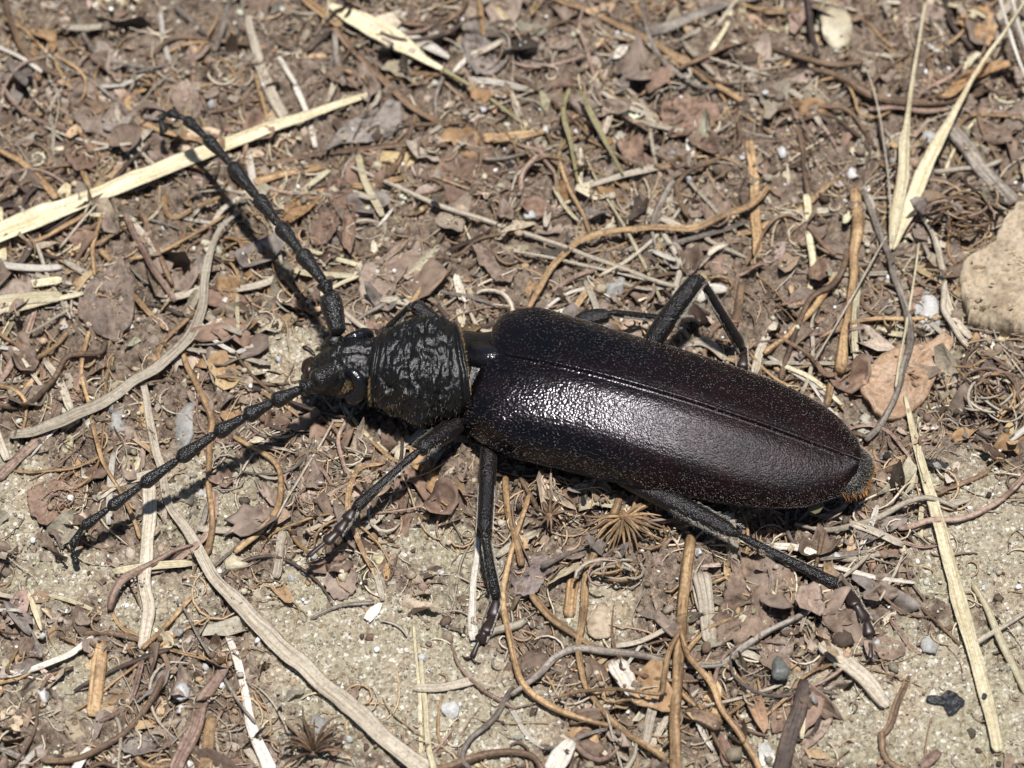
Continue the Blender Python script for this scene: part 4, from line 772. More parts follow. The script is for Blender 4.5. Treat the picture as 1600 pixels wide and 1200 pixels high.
 ('twig', 'twig', 'grey', 't', 5, [(284, 944), (315, 1000), (345, 1050), (375, 1095), (402, 1132)], 'thin straight brown grey stalk crossing two wood sticks'),
 ('straw_bit', 'straw', 'white', 'f', 10, [(22, 1206), (42, 1183), (66, 1162)], 'white straw chip beside a grey one'),
 ('straw_bit', 'straw', 'grey', 'f', 9, [(-6, 1170), (36, 1187)], 'grey straw chip beside a white one'),
 ('straw_bit', 'straw', 'straw', 'f', [4, 10, 4], [(40, 920), (50, 945), (66, 986)], 'little pointed yellow grass piece on the soil'),
 ('twig', 'twig', 'grey', 't', 6, [(488, 967), (530, 946), (588, 940)], 'slim grey stalk lying on bare sand by the oval flake'),
 ('dry_stalk', 'stem', 'rose', 'r', [5, 7, 8], [(702, 1003), (720, 1045), (760, 1080), (803, 1108)], 'slanting tan stalk on sand near the middle foot'),
 ('root', 'root', 'grey', 'r', [9, 10, 8], [(800, 1075), (772, 1120), (735, 1155), (722, 1185), (735, 1205)], 'branching grey root on the sand beside the white pebble'),
 ('root', 'root', 'grey', 'r', [8, 11, 12, 12, 10, 10, 11, 10, 9], [(798, 1083), (840, 1056), (870, 1026), (900, 1016), (940, 1018), (1000, 1024), (1040, 1032), (1085, 1037), (1130, 1035), (1162, 1010), (1200, 986), (1267, 955)], 'long wavy grey root crossing under the forked stem'),
 ('straw_bit', 'straw', 'straw', 'f', [4, 6, 6], [(646, 978), (652, 1050), (656, 1120), (660, 1200)], 'narrow yellow stalk standing on sand, thinner of a pair'),
 ('straw_bit', 'straw', 'straw', 'f', [5, 9, 9], [(654, 1000), (662, 1070), (669, 1140), (676, 1205)], 'wider yellow stalk beside its thinner twin on sand'),
 ('straw', 'straw', 'straw', 'f', [6, 9, 8], [(468, 388), (520, 402), (568, 416)], 'yellowish straw pointing at the lobed leaf'),
 ('straw', 'straw', 'straw', 'f', [10, 13, 10], [(455, 422), (500, 430), (562, 431)], 'broad yellow straw below the one pointing at the lobed leaf'),
 ('dry_stalk', 'stem', 'straw', 'f', 8, [(478, 470), (520, 450), (562, 430)], 'slanting yellow stalk behind the antenna base'),
 ('dry_stalk', 'stem', 'brown', 't', 6, [(398, 372), (425, 405), (450, 440), (482, 482)], 'reddish brown stalk lying in the raised antenna shadow'),
 ('root', 'root', 'brown', 't', 6, [(802, 362), (752, 372), (712, 400), (662, 406)], 'thin dark stalk touching the lobed leaf'),
 ('straw_bit', 'straw', 'white', 'f', [3, 7, 4], [(588, 356), (600, 343), (612, 328)], 'little white chaff sliver near the withered flower'),
 ('straw_bit', 'straw', 'grey', 't', 5, [(1018, 492), (1045, 480), (1080, 470)], 'grey stalk piece behind the middle shin'),
 ('straw_bit', 'straw', 'white', 'w', [12, 22, 14], [(1092, 470), (1112, 452), (1135, 452)], 'white chip between the far hind thigh and shin'),
 ('straw_bit', 'straw', 'pale', 'f', [10, 18, 12], [(1060, 545), (1100, 535), (1135, 560)], 'bleached grass scrap beneath the far hind thigh'),
]: T(*a)

# the pieces lying on top of the rest
T('straw', 'straw', 'straw', 'c', [42, 38, 34, 32, 30, 26, 22, 16, 10], [(-15, 373), (100, 328), (200, 288), (300, 248), (400, 210), (490, 178), (545, 158), (580, 146)], 'long wide yellow straw lying diagonally behind the raised antenna', stiff=5)
r_ = T('straw_sheath', 'straw', 'straw', 'c', [10, 30, 40, 34, 16, 6], [(515, 8), (545, 26), (585, 48), (630, 72), (665, 95), (695, 110)], 'broad yellow straw sheath with a long thin tip', stiff=4)
T('split_strip', None, 'white', 'f', [8, 20, 20, 8], [(585, 27), (625, 50), (670, 72), (707, 92)], None, parent=r_, stiff=4)
T('tip', None, 'olive', 't', [8, 6, 5, 4], [(690, 107), (760, 150), (800, 180), (852, 217)], None, parent=r_, stiff=4)
r_ = T('broken_straw', 'straw', 'straw', 'f', 22, [(-8, 467), (40, 465), (96, 460)], 'broken straw split into three pale slats beside the crumpled leaf', lift=[.1, .1])
T('slat', None, 'straw', 'f', 16, [(5, 441), (50, 441), (96, 441)], None, parent=r_, lift=[.2, .2]); T('slat', None, 'white', 'f', 15, [(-8, 416), (50, 418), (97, 421)], None, parent=r_, lift=[.35, .3])
T('grass_stalk', 'stalk', 'pale', 't', [6, 8, 9, 9, 8], [(548, 261), (600, 283), (680, 318), (760, 345), (850, 375), (900, 393), (960, 415), (1020, 437), (1056, 449)], 'long thin pale straw running to the far hind knee', stiff=5)
T('grass_stalk', 'stalk', 'pale', 't', 5, [(798, 391), (860, 403), (940, 421), (1052, 446)], 'finer pale straw running alongside the long thin one', stiff=5)
T('grass_stalk', 'stalk', 'straw', 't', [4, 6, 6], [(915, 246), (942, 300), (970, 345), (995, 390), (1034, 472)], 'thin straw crossing the arched tan stem', stiff=5)
T('dry_stalk', 'stem', 'tan', 'c', [7, 10, 10, 11, 11, 12, 12, 9], [(824, 478), (855, 430), (890, 390), (922, 370), (960, 362), (1010, 357), (1080, 357), (1130, 340), (1180, 315), (1203, 292)], 'arched golden tan stem rising from behind the wing cases', stiff=2, lift=[.3, .5, .5, .4, .2])
T('awn', 'grass awn', 'olive', 'f', [8, 12, 7, 4], [(907, 140), (924, 178), (945, 220), (975, 275)], 'wider olive awn pointing towards the beetle', stiff=4, lift=[1.6, 1, .4])
T('awn', 'grass awn', 'olive', 'f', [7, 10, 7, 4], [(890, 138), (880, 175), (892, 225), (902, 286)], 'narrow olive awn beside the wider one', stiff=4, lift=[1.6, 1, .4])
T('awn', 'grass awn', 'olive', 't', [4, 4, 3], [(878, 215), (874, 255), (870, 300)], 'hair fine olive awn under the wider ones', stiff=4)
r_ = T('straw_fan', 'straw', 'straw', 'c', [5, 22, 20, 16, 9, 6, 5, 3.5], [(1393, 392), (1400, 335), (1410, 275), (1415, 215), (1422, 150), (1433, 80), (1446, 5)], 'fan of two yellow straw blades ending in long awns', stiff=6, lift=[.2, .8, 1.5, 2, 2.6], taper=(.5, .6))
T('blade', None, 'straw', 'c', [6, 24, 25, 20, 12, 7, 6, 5, 4], [(1396, 390), (1420, 328), (1445, 268), (1468, 220), (1500, 160), (1530, 105), (1570, 50), (1608, -6)], None, parent=r_, stiff=6, lift=[.3, .9, 1.6, 2.2, 3.0], taper=(.5, .6))
T('awn', None, 'pale', 't', [3, 3.5, 4], [(1355, 110), (1370, 160), (1381, 220), (1390, 300), (1393, 380)], None, parent=r_, stiff=6, lift=[1.5, 1, .5])
T('grass_hair', 'stalk', 'rose', 't', [3, 3.5, 3], [(1233, 163), (1270, 210), (1310, 260), (1348, 305)], 'hair thin tan stalk crossing the far root bundle', stiff=5, lift=[.5, .4])
T('grass_hair', 'stalk', 'pale', 't', [3, 4, 3.5], [(1273, 563), (1310, 502), (1345, 440), (1386, 368)], 'hair thin pale stalk crossing the thick tan stem', stiff=6, lift=[.4, .6, .3])
T('grass_hair', 'stalk', 'straw', 't', [4, 4.5, 4], [(1436, 380), (1426, 450), (1416, 510), (1406, 560), (1400, 605)], 'hair thin straw lying along the long dark and pale twig', stiff=5, lift=[.3, .3])
for w_, p_, l_ in [([6, 7, 6], [(1561, -10), (1580, 60), (1606, 130)], 'slim white stalk standing apart from two others'), ([9, 10, 8], [(1577, -10), (1590, 35), (1606, 85)], 'thick white stalk between two slimmer ones'), ([6, 6], [(1594, -10), (1610, 50)], 'slim white stalk leaning beside the thick one')]:
    T('white_stalk', 'stalk', 'white', 'r', w_, p_, l_, stiff=6, lift=[2.5, 2])
T('curved_leaf_strip', 'leaf', 'pale', 'c', [5, 11, 15, 18, 16, 19, 22, 19, 14], [(376, 327), (346, 355), (330, 395), (321, 440), (313, 485), (293, 528), (255, 567), (212, 594), (165, 628), (110, 656), (60, 673), (15, 680)], 'long S curved grey leaf strip sweeping past the head', stiff=1.5, lift=[.9, .8, .5, .3, .2, .1])
T('grass_stalk', 'stem', 'pale', 'c', [9, 12, 13, 14, 17, 22, 27, 29, 29, 28, 27, 27], [(221, 592), (230, 630), (236, 668), (246, 708), (256, 747), (264, 787), (286, 822), (311, 862), (336, 905), (371, 945), (412, 987), (462, 1032), (522, 1087), (582, 1137), (662, 1208)], 'long weathered grass stem from the antenna down across the sand', stiff=3)
r_ = T('forked_stalk', 'stem', 'tan', 'r', [18, 17, 16, 17, 16, 16], [(1079, 838), (1072, 900), (1066, 962), (1062, 1005), (1058, 1060), (1055, 1130), (1055, 1212)], 'forked orange tan stem below the wing cases, with two side branches', stiff=4)
T('side_branch', None, 'tan', 'r', [7, 8, 7, 6, 6, 5], [(1062, 985), (1046, 1020), (1038, 1060), (1033, 1083), (1000, 1081), (960, 1077), (910, 1080), (866, 1089)], None, parent=r_, lift=[.4, .9, .9, .7, .5])
T('side_branch', None, 'tan', 'r', [8, 10, 10, 9], [(1062, 988), (1080, 1030), (1110, 1065), (1130, 1105), (1160, 1150), (1190, 1206)], None, parent=r_, lift=[.4, .9, .8, .6, .5])
r_ = T('yellow_straw', 'straw', 'straw', 'c', [6, 12, 15, 18, 20, 22, 21, 19, 16], [(1413, 616), (1430, 690), (1450, 760), (1470, 830), (1490, 910), (1510, 980), (1530, 1050), (1545, 1110), (1560, 1174)], 'long straight yellow straw on the sand beyond the beetle tail', stiff=5)
T('split_strip', None, 'straw', 'f', [6, 8, 6], [(1437, 648), (1435, 700), (1448, 755)], None, parent=r_)
stoneT('dark_spot', None, 'charcoal', 1538, 1088, 5, 6, None, parent=r_, hz=.5, bury=.2)
T('yellow_straw', 'straw', 'straw', 'r', [10, 12, 12], [(1521, 912), (1540, 945), (1556, 985), (1577, 1030), (1606, 1088)], 'shorter round yellow straw parallel to the long straight one', stiff=5)
T('straw_bit', 'straw', 'pale', 'r', 8, [(1526, 1007), (1560, 985), (1606, 956)], 'pale thin stalk crossing under the shorter yellow straw')
T('grass_hair', 'stalk', 'pale', 't', 4, [(948, 1112), (960, 1160), (974, 1206)], 'hair thin pale stalk beside the forked stem', stiff=5)

# dry flower heads: bracts curving out from one centre
def bract_head(name, label, px, py, nb, a0, a1, r0, r1, wpx, mat, up):
    g = onground(px, py); v = lump_geo(int(px), (.45, .45, .3), .3, 3)+g+np.array([0, 0, .55])
    root = thing(name, v, ICO3[1], mat, label=label, cat='flower head')
    for k in range(nb):
        a = a0+(a1-a0)*k/max(1, nb-1)+rng.normal(0, .08); L = rng.uniform(r0, r1)
        s = np.linspace(0, 1, 5); d = np.array([math.cos(a), math.sin(a)])
        q = g[:2]+d*(L*s)[:, None]+np.array([-d[1], d[0]])*(rng.normal(0, .18)*L*s*s)[:, None]
        z = hgt(q[:, 0], q[:, 1])*.3+g[2]*.7+.5+up*np.sin(s*2.6)*rng.uniform(.6, 1.2)
        P = crom(np.c_[q, z], 9); ww = np.interp(np.linspace(0, 1, 9), [0, .3, 1], [wpx*.5, wpx, wpx*.2])*SPX/2
        vv, f, uv = sweep(P, ww, ww*.5, ROUND5, 0, .05, k); thing('bract', vv, f, mat if k % 3 else 'brown', uv, parent=root)
    return root
bract_head('dry_flower', 'dry tan flower head with bracts radiating under the wing case edge', 973, 812, 24, -3.0, .5, 2.2, 3.9, 7, 'tan', .6)
bract_head('dry_flower', 'smaller curly brown flower head near the middle leg', 858, 812, 14, 0, 6.0, 1.0, 2.0, 6, 'brown', .9)
bract_head('spiky_calyx', 'spiky brown dried calyx at the foot of the long grass stem', 490, 1182, 24, -.3, 3.5, 1.6, 3.6, 6, 'brown', 1.5)
def tangle(name, label, cx, cy, rx, ry, n_, mats):
    root = None
    for k in range(n_):
        a = rng.uniform(0, 6.28); t = np.linspace(0, 1, 6)*rng.uniform(1, 4)+a; rr = rng.uniform(.3, 1)
        px = cx+rng.normal(0, .3)*rx+np.cos(t)*rx*rr*.7+np.linspace(-.3, .3, 6)*rx*rng.normal(0, 1); py = cy+rng.normal(0, .3)*ry+np.sin(t)*ry*rr*.7
        v, f, uv = strand_geo(list(zip(px, py)), [rng.uniform(3, 5.5)], 't', lift=list(rng.uniform(0, 1.6, 4)), stiff=1, seed=k, step=.5)
        if root is None: root = thing(name, v, f, mats[0], uv, label=label, cat='rootlets')
        else: thing('rootlet', v, f, mats[k % len(mats)], uv, parent=root)
tangle('rootlet_tangle', 'tangle of fine tan rootlets below the sandy clod', 1545, 605, 58, 55, 42, ['tan', 'pale', 'rose', 'brown', 'pale'])
tangle('rootlet_tangle', 'tangle of fine brown rootlets behind the sandy clod', 1500, 335, 50, 34, 30, ['tan', 'brown', 'rose', 'brown'])
tangle('rootlet_tangle', 'tangle of pale rootlets beneath the dry tan flower head', 965, 885, 45, 35, 22, ['pale', 'tan', 'rose'])

# ------------------------------------------------------------------ the beetle
AX = math.radians(-17.3); dv = np.array([math.cos(AX), math.sin(AX)]); nv_ = np.array([-dv[1], dv[0]])
OX = np.array([14.38, -6.69]) - 15.81*dv                     # axis point at the tip of the scutellum
_sg = np.linspace(-2.5, 28.6, 1500)
def table(x, y, sig):
    t = np.interp(_sg, x, y); t = smooth1(t, sig/(_sg[1]-_sg[0])); return lambda q: np.interp(q, _sg, t)
zt_ = table([-2, 0, 4, 8, 14, 20, 24, 26.5, 28.2], [6.9, 7.5, 8.0, 8.15, 7.92, 7.2, 6.5, 6.0, 5.65], 1.4)
zm_ = table([-2, 0, 14, 28.2], [3.9, 3.95, 4.1, 4.3], 2)
_hx = np.array([-1.8, -1.3, -.6, 0, 1.2, 2.75, 5, 9, 13, 17.8, 20.5, 22.6, 24.9, 26.5, 27.5, 28.0, 28.25]); _hy = np.array([4.7, 5.15, 5.6, 5.9, 6.25, 6.42, 6.36, 6.2, 6.1, 5.82, 5.55, 5.15, 4.42, 3.5, 2.5, 1.6, .7])
_h1 = table(_hx, _hy, .9); _h2 = table(_hx, _hy, .15)
hw_ = lambda q: np.where(np.asarray(q) > 26.5, _h2(q)*np.clip((np.asarray(q)-26.5)/1, 0, 1)+_h1(q)*(1-np.clip((np.asarray(q)-26.5)/1, 0, 1)), _h1(q))
bee = bpy.data.objects.new('longhorn_beetle', None); C.objects.link(bee)
bee.empty_display_size = .005; bee.location = Vector((0, -.004, 0)); bee['label'] = 'large black longhorn beetle with wrinkled pronotum and glossy dark wing cases'; bee['category'] = 'beetle'

EV = []
def elytron(side):
    ns, nt = 300, 120; V = np.zeros((ns, nt, 3)); UV = np.zeros((ns, nt, 2))
    t = np.linspace(0, 1, nt)**1.4; ph = t*math.pi/2*1.16
    s0 = np.interp(t, [0, .1, .3, .6, .8, 1], [-1.2, -1.5, -1.8, -1.85, -1.35, -.5])
    for i in range(ns):
        q = i/(ns-1); q = q if q > .08 else .08*(q/.08)**1.6
        s = s0+(28.25-s0)*q; a = hw_(s); zt, zm = zt_(s), zm_(s)
        e = np.interp(s, [-1, 2, 7, 28], [.74, .80, .95, 1.0]); e2 = np.interp(s, [-1, 2, 7, 28], [.72, .80, .96, 1.0])
        c, sn = np.cos(ph), np.sin(ph)
        off = a*np.sign(sn)*np.abs(sn)**e; under = ph > math.pi/2
        off = np.where(under, a*np.cos((ph-math.pi/2)*1.6), off)
        z = zm+(zt-zm)*np.where(under, -1.0*np.sin(ph-math.pi/2)*1.3, np.abs(c)**e2)
        fr = np.clip((s-s0)/1.1, 0, 1); rnd = np.sqrt(np.clip(1-(1-fr)**2, 0, 1))
        f0 = np.interp(t, [0, .25, .55, 1], [.86, .74, .45, .42]); z = zm*.9+(z-zm*.9)*(f0+(1-f0)*rnd)
        hum = np.exp(-((s-.9)/1.3)**2-((t-.60)/.15)**2)*.35                       # shoulder callus
        z = z+hum
        z = z+.045*np.exp(-((off-.17)/.07)**2)-.08*np.exp(-(off/.04)**2)  # sutural ridge and groove
        z = z+.05*np.exp(-((t-.855)/.012)**2)        # raised lateral rim
        z = z+.07*np.sin(off*1.5+.3)*np.clip((s-1)/4, 0, 1)*np.clip((26-s)/5, 0, 1)*(off < a*.85)  # faint ribs
        off = np.maximum(off, 0)+.015+.16*np.exp(-((t-.862)/.018)**2)*np.clip((s+.5)/2, 0, 1)
        V[i, :, 0] = OX[0]+dv[0]*s+side*nv_[0]*off; V[i, :, 1] = OX[1]+dv[1]*s+side*nv_[1]*off; V[i, :, 2] = z
        UV[i, :, 0] = s+2; UV[i, :, 1] = off*1.0+np.cumsum(np.r_[0, np.abs(np.diff(z))])*.8+side*20
    a_ = np.arange(ns*nt).reshape(ns, nt); f = np.stack([a_[:-1, :-1], a_[1:, :-1], a_[1:, 1:], a_[:-1, 1:]], -1).reshape(-1, 4)
    if side < 0: pass
    else: f = f[:, ::-1]
    EV.append(V); return thing('elytron', V.reshape(-1, 3), f, 'elytra', UV.reshape(-1, 2), parent=bee)
elys = [elytron(-1), elytron(1)]

def gz(s, off, z): return np.array([OX[0]+dv[0]*s+nv_[0]*off, OX[1]+dv[1]*s+nv_[1]*off, z])
def body():
    sec = [(473, 584, 3.5, .45, .35, .5), (480, 584, 3.6, 1.0, .8, .9), (490, 583, 3.8, 1.45, 1.2, 1.3), (504, 581, 4.1, 1.8, 1.6, 1.7), (522, 578, 4.45, 2.15, 2.05, 2.0), (545, 574, 4.65, 2.45, 2.3, 2.2),
           (563, 574, 4.7, 2.5, 2.35, 2.2), (577, 575, 4.7, 2.42, 2.25, 2.2), (582, 575, 4.75, 2.45, 2.25, 2.2), (586, 575, 4.8, 2.72, 2.5, 2.4), (592, 575, 4.85, 2.9, 2.66, 2.5), (604, 576, 4.95, 3.2, 2.9, 2.7), (625, 577, 5.0, 3.7, 3.25, 3.0), (652, 578, 5.1, 4.1, 3.5, 3.2),
           (685, 577, 5.15, 4.12, 3.5, 3.2), (706, 577, 5.15, 3.9, 3.3, 3.1), (718, 577, 5.05, 3.72, 3.12, 3.0), (725, 577, 5.0, 3.66, 3.05, 3.0), (729, 576, 4.85, 3.2, 2.2, 2.8), (740, 577, 4.5, 3.2, 1.7, 2.8)]
    rows = [np.r_[R(a, b, c), d, e, f] for a, b, c, d, e, f in sec]
    for s in (1.5, 4, 9, 14, 19, 23, 25.5, 27):
        k = .86; zc = 3.9; rows.append(np.r_[gz(s, 0, zc), hw_(s)*k, (zt_(s)-zc)*.7, 2.2+.4*math.sin(s/28*3.1)])
    rows += [np.r_[gz(27.8, -.15, 4.1), 2.2, 1.2, 1.5], np.r_[gz(28.5, -.25, 4.05), 2.0, 1.0, 1.3], np.r_[gz(29.1, -.3, 4.0), 1.6, .75, 1.0], np.r_[gz(29.4, -.35, 3.95), .9, .4, .5]]
    Q = np.array(rows); d = np.r_[0, np.cumsum(np.linalg.norm(np.diff(Q[:, :3], axis=0), axis=1))]
    n, m = 460, 140; L = np.concatenate([np.linspace(0, d[19], 320, endpoint=False), np.linspace(d[19], d[-1], n-320)])
    Z = np.array([np.interp(L, d, Q[:, c]) for c in range(6)]).T
    for c in range(6): Z[:, c] = np.convolve(np.pad(Z[:, c], 3, 'edge'), [.05, .1, .2, .3, .2, .1, .05], 'valid')
    Tn = np.gradient(Z[:, :2], axis=0); Tn = np.array([smooth1(Tn[:, c], 12) for c in range(2)]).T; Tn /= np.linalg.norm(Tn, axis=1)[:, None]; Sd = np.c_[-Tn[:, 1], Tn[:, 0]]
    th = np.linspace(0, 2*np.pi, m, endpoint=False); V = np.zeros((n, m, 3))
    df, dr = d[9], d[17]                                     # pronotum from front rim to rear rim
    tub = [(.52, .0, .22, .10, .20), (.30, .55, .30, .09, .22), (.30, -.55, .30, .09, .22), (.62, .62, .34, .10, .20), (.62, -.62, .34, .10, .20), (.45, .95, .25, .08, .16), (.45, -.95, .25, .08, .16), (.78, .28, .22, .07, .16), (.78, -.28, .22, .07, .16), (.42, .22, -.22, .07, .14), (.42, -.22, -.22, .07, .14), (.55, .35, -.25, .06, .13), (.55, -.35, -.25, .06, .13)]
    for i in range(n):
        l = L[i]; x, y, zc, a, tp, bt = Z[i]; u = (l-df)/(dr-df)
        for j, t in enumerate(th):
            sn, cs = math.sin(t), math.cos(t); off = a*math.copysign(abs(sn)**.92, sn); z = (tp if cs > 0 else bt)*cs
            disp = 0.0; p = Vector((l*1.0, off, z))
            if 0 <= u <= 1 and cs > -.6:
                ang = t if t < math.pi else t-2*math.pi
                mid = min(1, max(0, (u-.06)/.1))*min(1, max(0, (.93-u)/.1))
                ed = 1-mid
                disp += ed*.09*math.sin(u*78+1.2*mnoise.noise(p*1.2))
                for (tu, ta, h, su, sa) in tub: disp += mid*h*math.exp(-((u-tu)/su)**2-((ang-ta)/sa)**2)
                w1 = mnoise.fractal(p*1.5+Vector((3, 7, 1)), .7, 2.2, 4); w2 = abs(mnoise.noise(p*1.15+Vector((9, 2, 4))))
                w3 = mnoise.noise(p*4.2+Vector((1, 8, 3))); disp += mid*(.26*w1-.16*w2+.10*w3+.05)
                sp = math.exp(-((u-.52)/.10)**2-((abs(ang)-1.62)/.24)**2); disp += .75*sp
                disp += .10*math.exp(-((u-.02)/.02)**2)+.12*math.exp(-((u-.97)/.025)**2)
            elif u < 0:
                disp += .10*mnoise.fractal(p*1.9, .8, 2.1, 4)-.10*abs(mnoise.noise(p*1.4+Vector((5, 5, 5))))
                if cs > 0: disp -= .18*math.exp(-(off/.22)**2)*min(1, max(0, l-2.2))       # median furrow
            r = math.hypot(off, z)+1e-6; k = 1+disp/r
            V[i, j] = (x+Sd[i, 0]*off*k, y+Sd[i, 1]*off*k, zc+z*k)
    a_ = np.arange(n*m).reshape(n, m); f = np.stack([a_[:-1], a_[1:], np.roll(a_, -1, 1)[1:], np.roll(a_, -1, 1)[:-1]], -1).reshape(-1, 4)
    F = [tuple(q) for q in f.tolist()]+[tuple(a_[0].tolist()), tuple(a_[-1].tolist()[::-1])]
    ob = thing('body', V.reshape(-1, 3), F, 'cuticle', parent=bee); return ob, V, L, (df, dr), d
bod, BV, BL, (df, dr), bd = body()

def tube(name, pts, rw, rh=None, mat='limb', parent=bee, n=24, seg=16, wob=0.0, seed=0):
    P = np.asarray(pts, float); d = np.r_[0, np.cumsum(np.linalg.norm(np.diff(P, axis=0), axis=1))]; t = np.linspace(0, d[-1], n)
    if len(P) > 2:
        q = np.array([np.interp(t, d, P[:, c]) for c in range(3)]).T
        for c in range(3): q[1:-1, c] = smooth1(q[:, c], max(.5, n/len(P)/4))[1:-1]
    else: q = np.array([np.interp(t, d, P[:, c]) for c in range(3)]).T
    u = np.linspace(0, 1, n)
    def rr(k): k = np.asarray(k, float); return np.interp(u, np.linspace(0, 1, len(k)), k)
    a = rr(rw); b = rr(rh) if rh is not None else a
    cap = np.clip(np.minimum(u, 1-u)*n/2.2+.25, 0, 1)**.5; a, b = a*cap, b*cap
    pr = [(math.cos(x), math.sin(x)) for x in np.linspace(0, 2*math.pi, seg, endpoint=False)]
    v, f, uv = sweep(q, a, b, pr, 0, wob, seed); return thing(name, v, f, mat, uv, parent=parent)

# scutellum
sv = [gz(.6, 0, 7.4), gz(-.3, .6, 7.25), gz(-1.1, .95, 7.0), gz(-2.7, 1.0, 6.7), gz(-2.9, 0, 6.85), gz(-2.7, -1.0, 6.7), gz(-1.1, -.95, 7.0), gz(-.3, -.6, 7.25), gz(-1.0, 0, 7.33)]
sv += [q-np.array([0, 0, .8]) for q in sv[:8]]
thing('scutellum', np.array(sv), [(8, k, (k+1) % 8) for k in range(8)]+[(k, k+9, (k+1) % 8+9, (k+1) % 8) for k in range(8)], 'eye', parent=bee)

# eyes: kidney shaped, wrapped round the antenna sockets
def onhead(l, al, side, out):
    i = int(np.argmin(abs(BL-l))); j = int(round((al if side > 0 else 2*math.pi-al)/(2*math.pi)*BV.shape[1])) % BV.shape[1]
    c = BV[i].mean(0); o = BV[i, j]-c; return BV[i, j]+o/np.linalg.norm(o)*out
for sd_ in (-1, 1):
    tube('eye', [onhead(bd[5]-.25, .62, sd_, .05), onhead(bd[5]+.45, .66, sd_, .12), onhead(bd[6]+.1, .85, sd_, .15), onhead(bd[6]+.35, 1.12, sd_, .18), onhead(bd[6]+.1, 1.42, sd_, .2), onhead(bd[5]+.35, 1.62, sd_, .2), onhead(bd[5]-.35, 1.62, sd_, .12)], [.25, .42, .5, .55, .62, .62, .4], mat='eye', n=40)
    tube('antennal_socket', [onhead(bd[4]+.1, .95, sd_, -.3), onhead(bd[4]+.2, .92, sd_, .25), onhead(bd[4]+.2, .9, sd_, .5)], [.75, .72, .5], mat='cuticle', n=14, wob=.05)
# mouth parts
tube('mandible', [R(492, 566, 3.9), R(481, 570, 3.6), R(472, 582, 3.3)], [.55, .5, .15], mat='red_brown'); tube('mandible', [R(492, 600, 3.6), R(480, 598, 3.3), R(472, 586, 3.1)], [.55, .45, .15], mat='cuticle')
tube('palp', [R(492, 556, 3.4), R(484, 547, 3.4), R(473, 542, 3.4)], [.14, .17, .24], mat='red_brown', n=10); tube('palp', [R(440, 586, 2.4), R(428, 582, 2.2), R(416, 580, 2.0)], [.08, .1, .08], mat='limb', n=8)
tube('labrum', [R(487, 569, 4.35), R(483, 578, 4.35), R(484, 588, 4.2)], [.3, .42, .3], mat='red_brown', n=10)

def antenna(J, rad, base_idx):
    """J joints (px, py, z); rad widths in pixels at the outer end of each segment"""
    P = [R(*j) for j in J]
    root = tube('antenna', [P[0], P[0]*.5+P[1]*.5, P[1]], mat='antenna', rw= [rad[0]*.74*SPX/2, rad[0]*.8*SPX/2, rad[0]*.88*SPX/2, rad[0]*SPX/2, rad[0]*1.02*SPX/2, rad[0]*.8*SPX/2], n=26)
    for k in range(1, len(P)-1):
        w_ = rad[k]*SPX/2; q = P[k]+(P[k+1]-P[k])*-.04
        tube('antenna_segment', [q, P[k]*.5+P[k+1]*.5, P[k+1]], mat='antenna', rw= [w_*.55, w_*.62, w_*.68, w_*.78, w_*.95, w_*1.05, w_*.9] if rad[k] > 8 else [w_*.8, w_, w_*.8], parent=root, n=20, wob=.02, seed=k)
    return root
antenna([(529, 523, 6.5), (514, 458, 7.5), (506, 441, 7.7), (468, 392, 7.6), (436, 351, 7.3), (401, 307, 6.9), (360, 256, 6.3), (320, 213, 5.7), (289, 185, 5.1), (262, 176, 4.6), (250, 186, 4.1), (257, 208, 3.4)], [35, 27, 26, 25, 24, 25, 20, 18, 14, 11, 13], 0)
antenna([(526, 577, 6.9), (489, 599, 7.1), (470, 608, 7.0), (425, 629, 7.0), (382, 652, 6.9), (336, 678, 6.6), (277, 719, 6.0), (220, 759, 5.2), (169, 795, 4.3), (128, 825, 3.2), (112, 854, 2.2), (121, 884, 1.3)], [34, 27, 25, 25, 24, 23, 21, 19, 17, 14, 10], 0)

def on(px, py, up=.35):
    q = onground(px, py); return R(px, py, q[2]+up)
HAIRY = []
def leg(F, fw, Tb, tw, TS, cl):
    root = tube('leg', F, [q*SPX/2 for q in fw], [q*SPX/2*.9 for q in fw], n=30, seg=18)
    tib = tube('tibia', Tb, [q*SPX/2 for q in tw], [q*SPX/2*.85 for q in tw], parent=root, n=26, seg=14)
    HAIRY.append((root, np.array(Tb[0])*.8+np.array(Tb[-1])*.2, Tb[-1], tw[2]*SPX/2)); HAIRY.append((root, np.array(TS[0]), np.array(TS[2]), 10*SPX)); HAIRY.append((root, np.array(F[0])*.5+np.array(F[-1])*.5, F[-1], fw[3]*SPX/2))
    for k in range(len(TS)-1):
        A, B = np.array(TS[k]), np.array(TS[k+1]); last = k == len(TS)-2; w_ = (9 if last else 20-k)*SPX/2; A = A-(B-A)*(.1 if k else 0)
        tube('tarsus_segment', [A, A*.5+B*.5, B], [w_*.6, w_*.8, w_*.9, w_*1.15] if last else [w_*.62, w_*.72, w_*.85, w_*1.0, w_*1.1, w_*1.05], [w_*.5, w_*.55, w_*.55, w_*.4], mat='tarsus', parent=root, n=12, seg=10)
    e = np.array(TS[-1]); d = e-np.array(TS[-2]); d /= np.linalg.norm(d); sd = np.cross(d, (0, 0, 1)); sd /= np.linalg.norm(sd)
    for s in (-1, 1):
        tube('claw', [e, e+d*.25+sd*s*.35, e+d*.15+sd*s*.7-np.array([0, 0, .15]), e-d*.05+sd*s*.78-np.array([0, 0, .25])], [.12, .1, .07, .03], mat='red_brown', parent=root, n=10, seg=7)
    return root
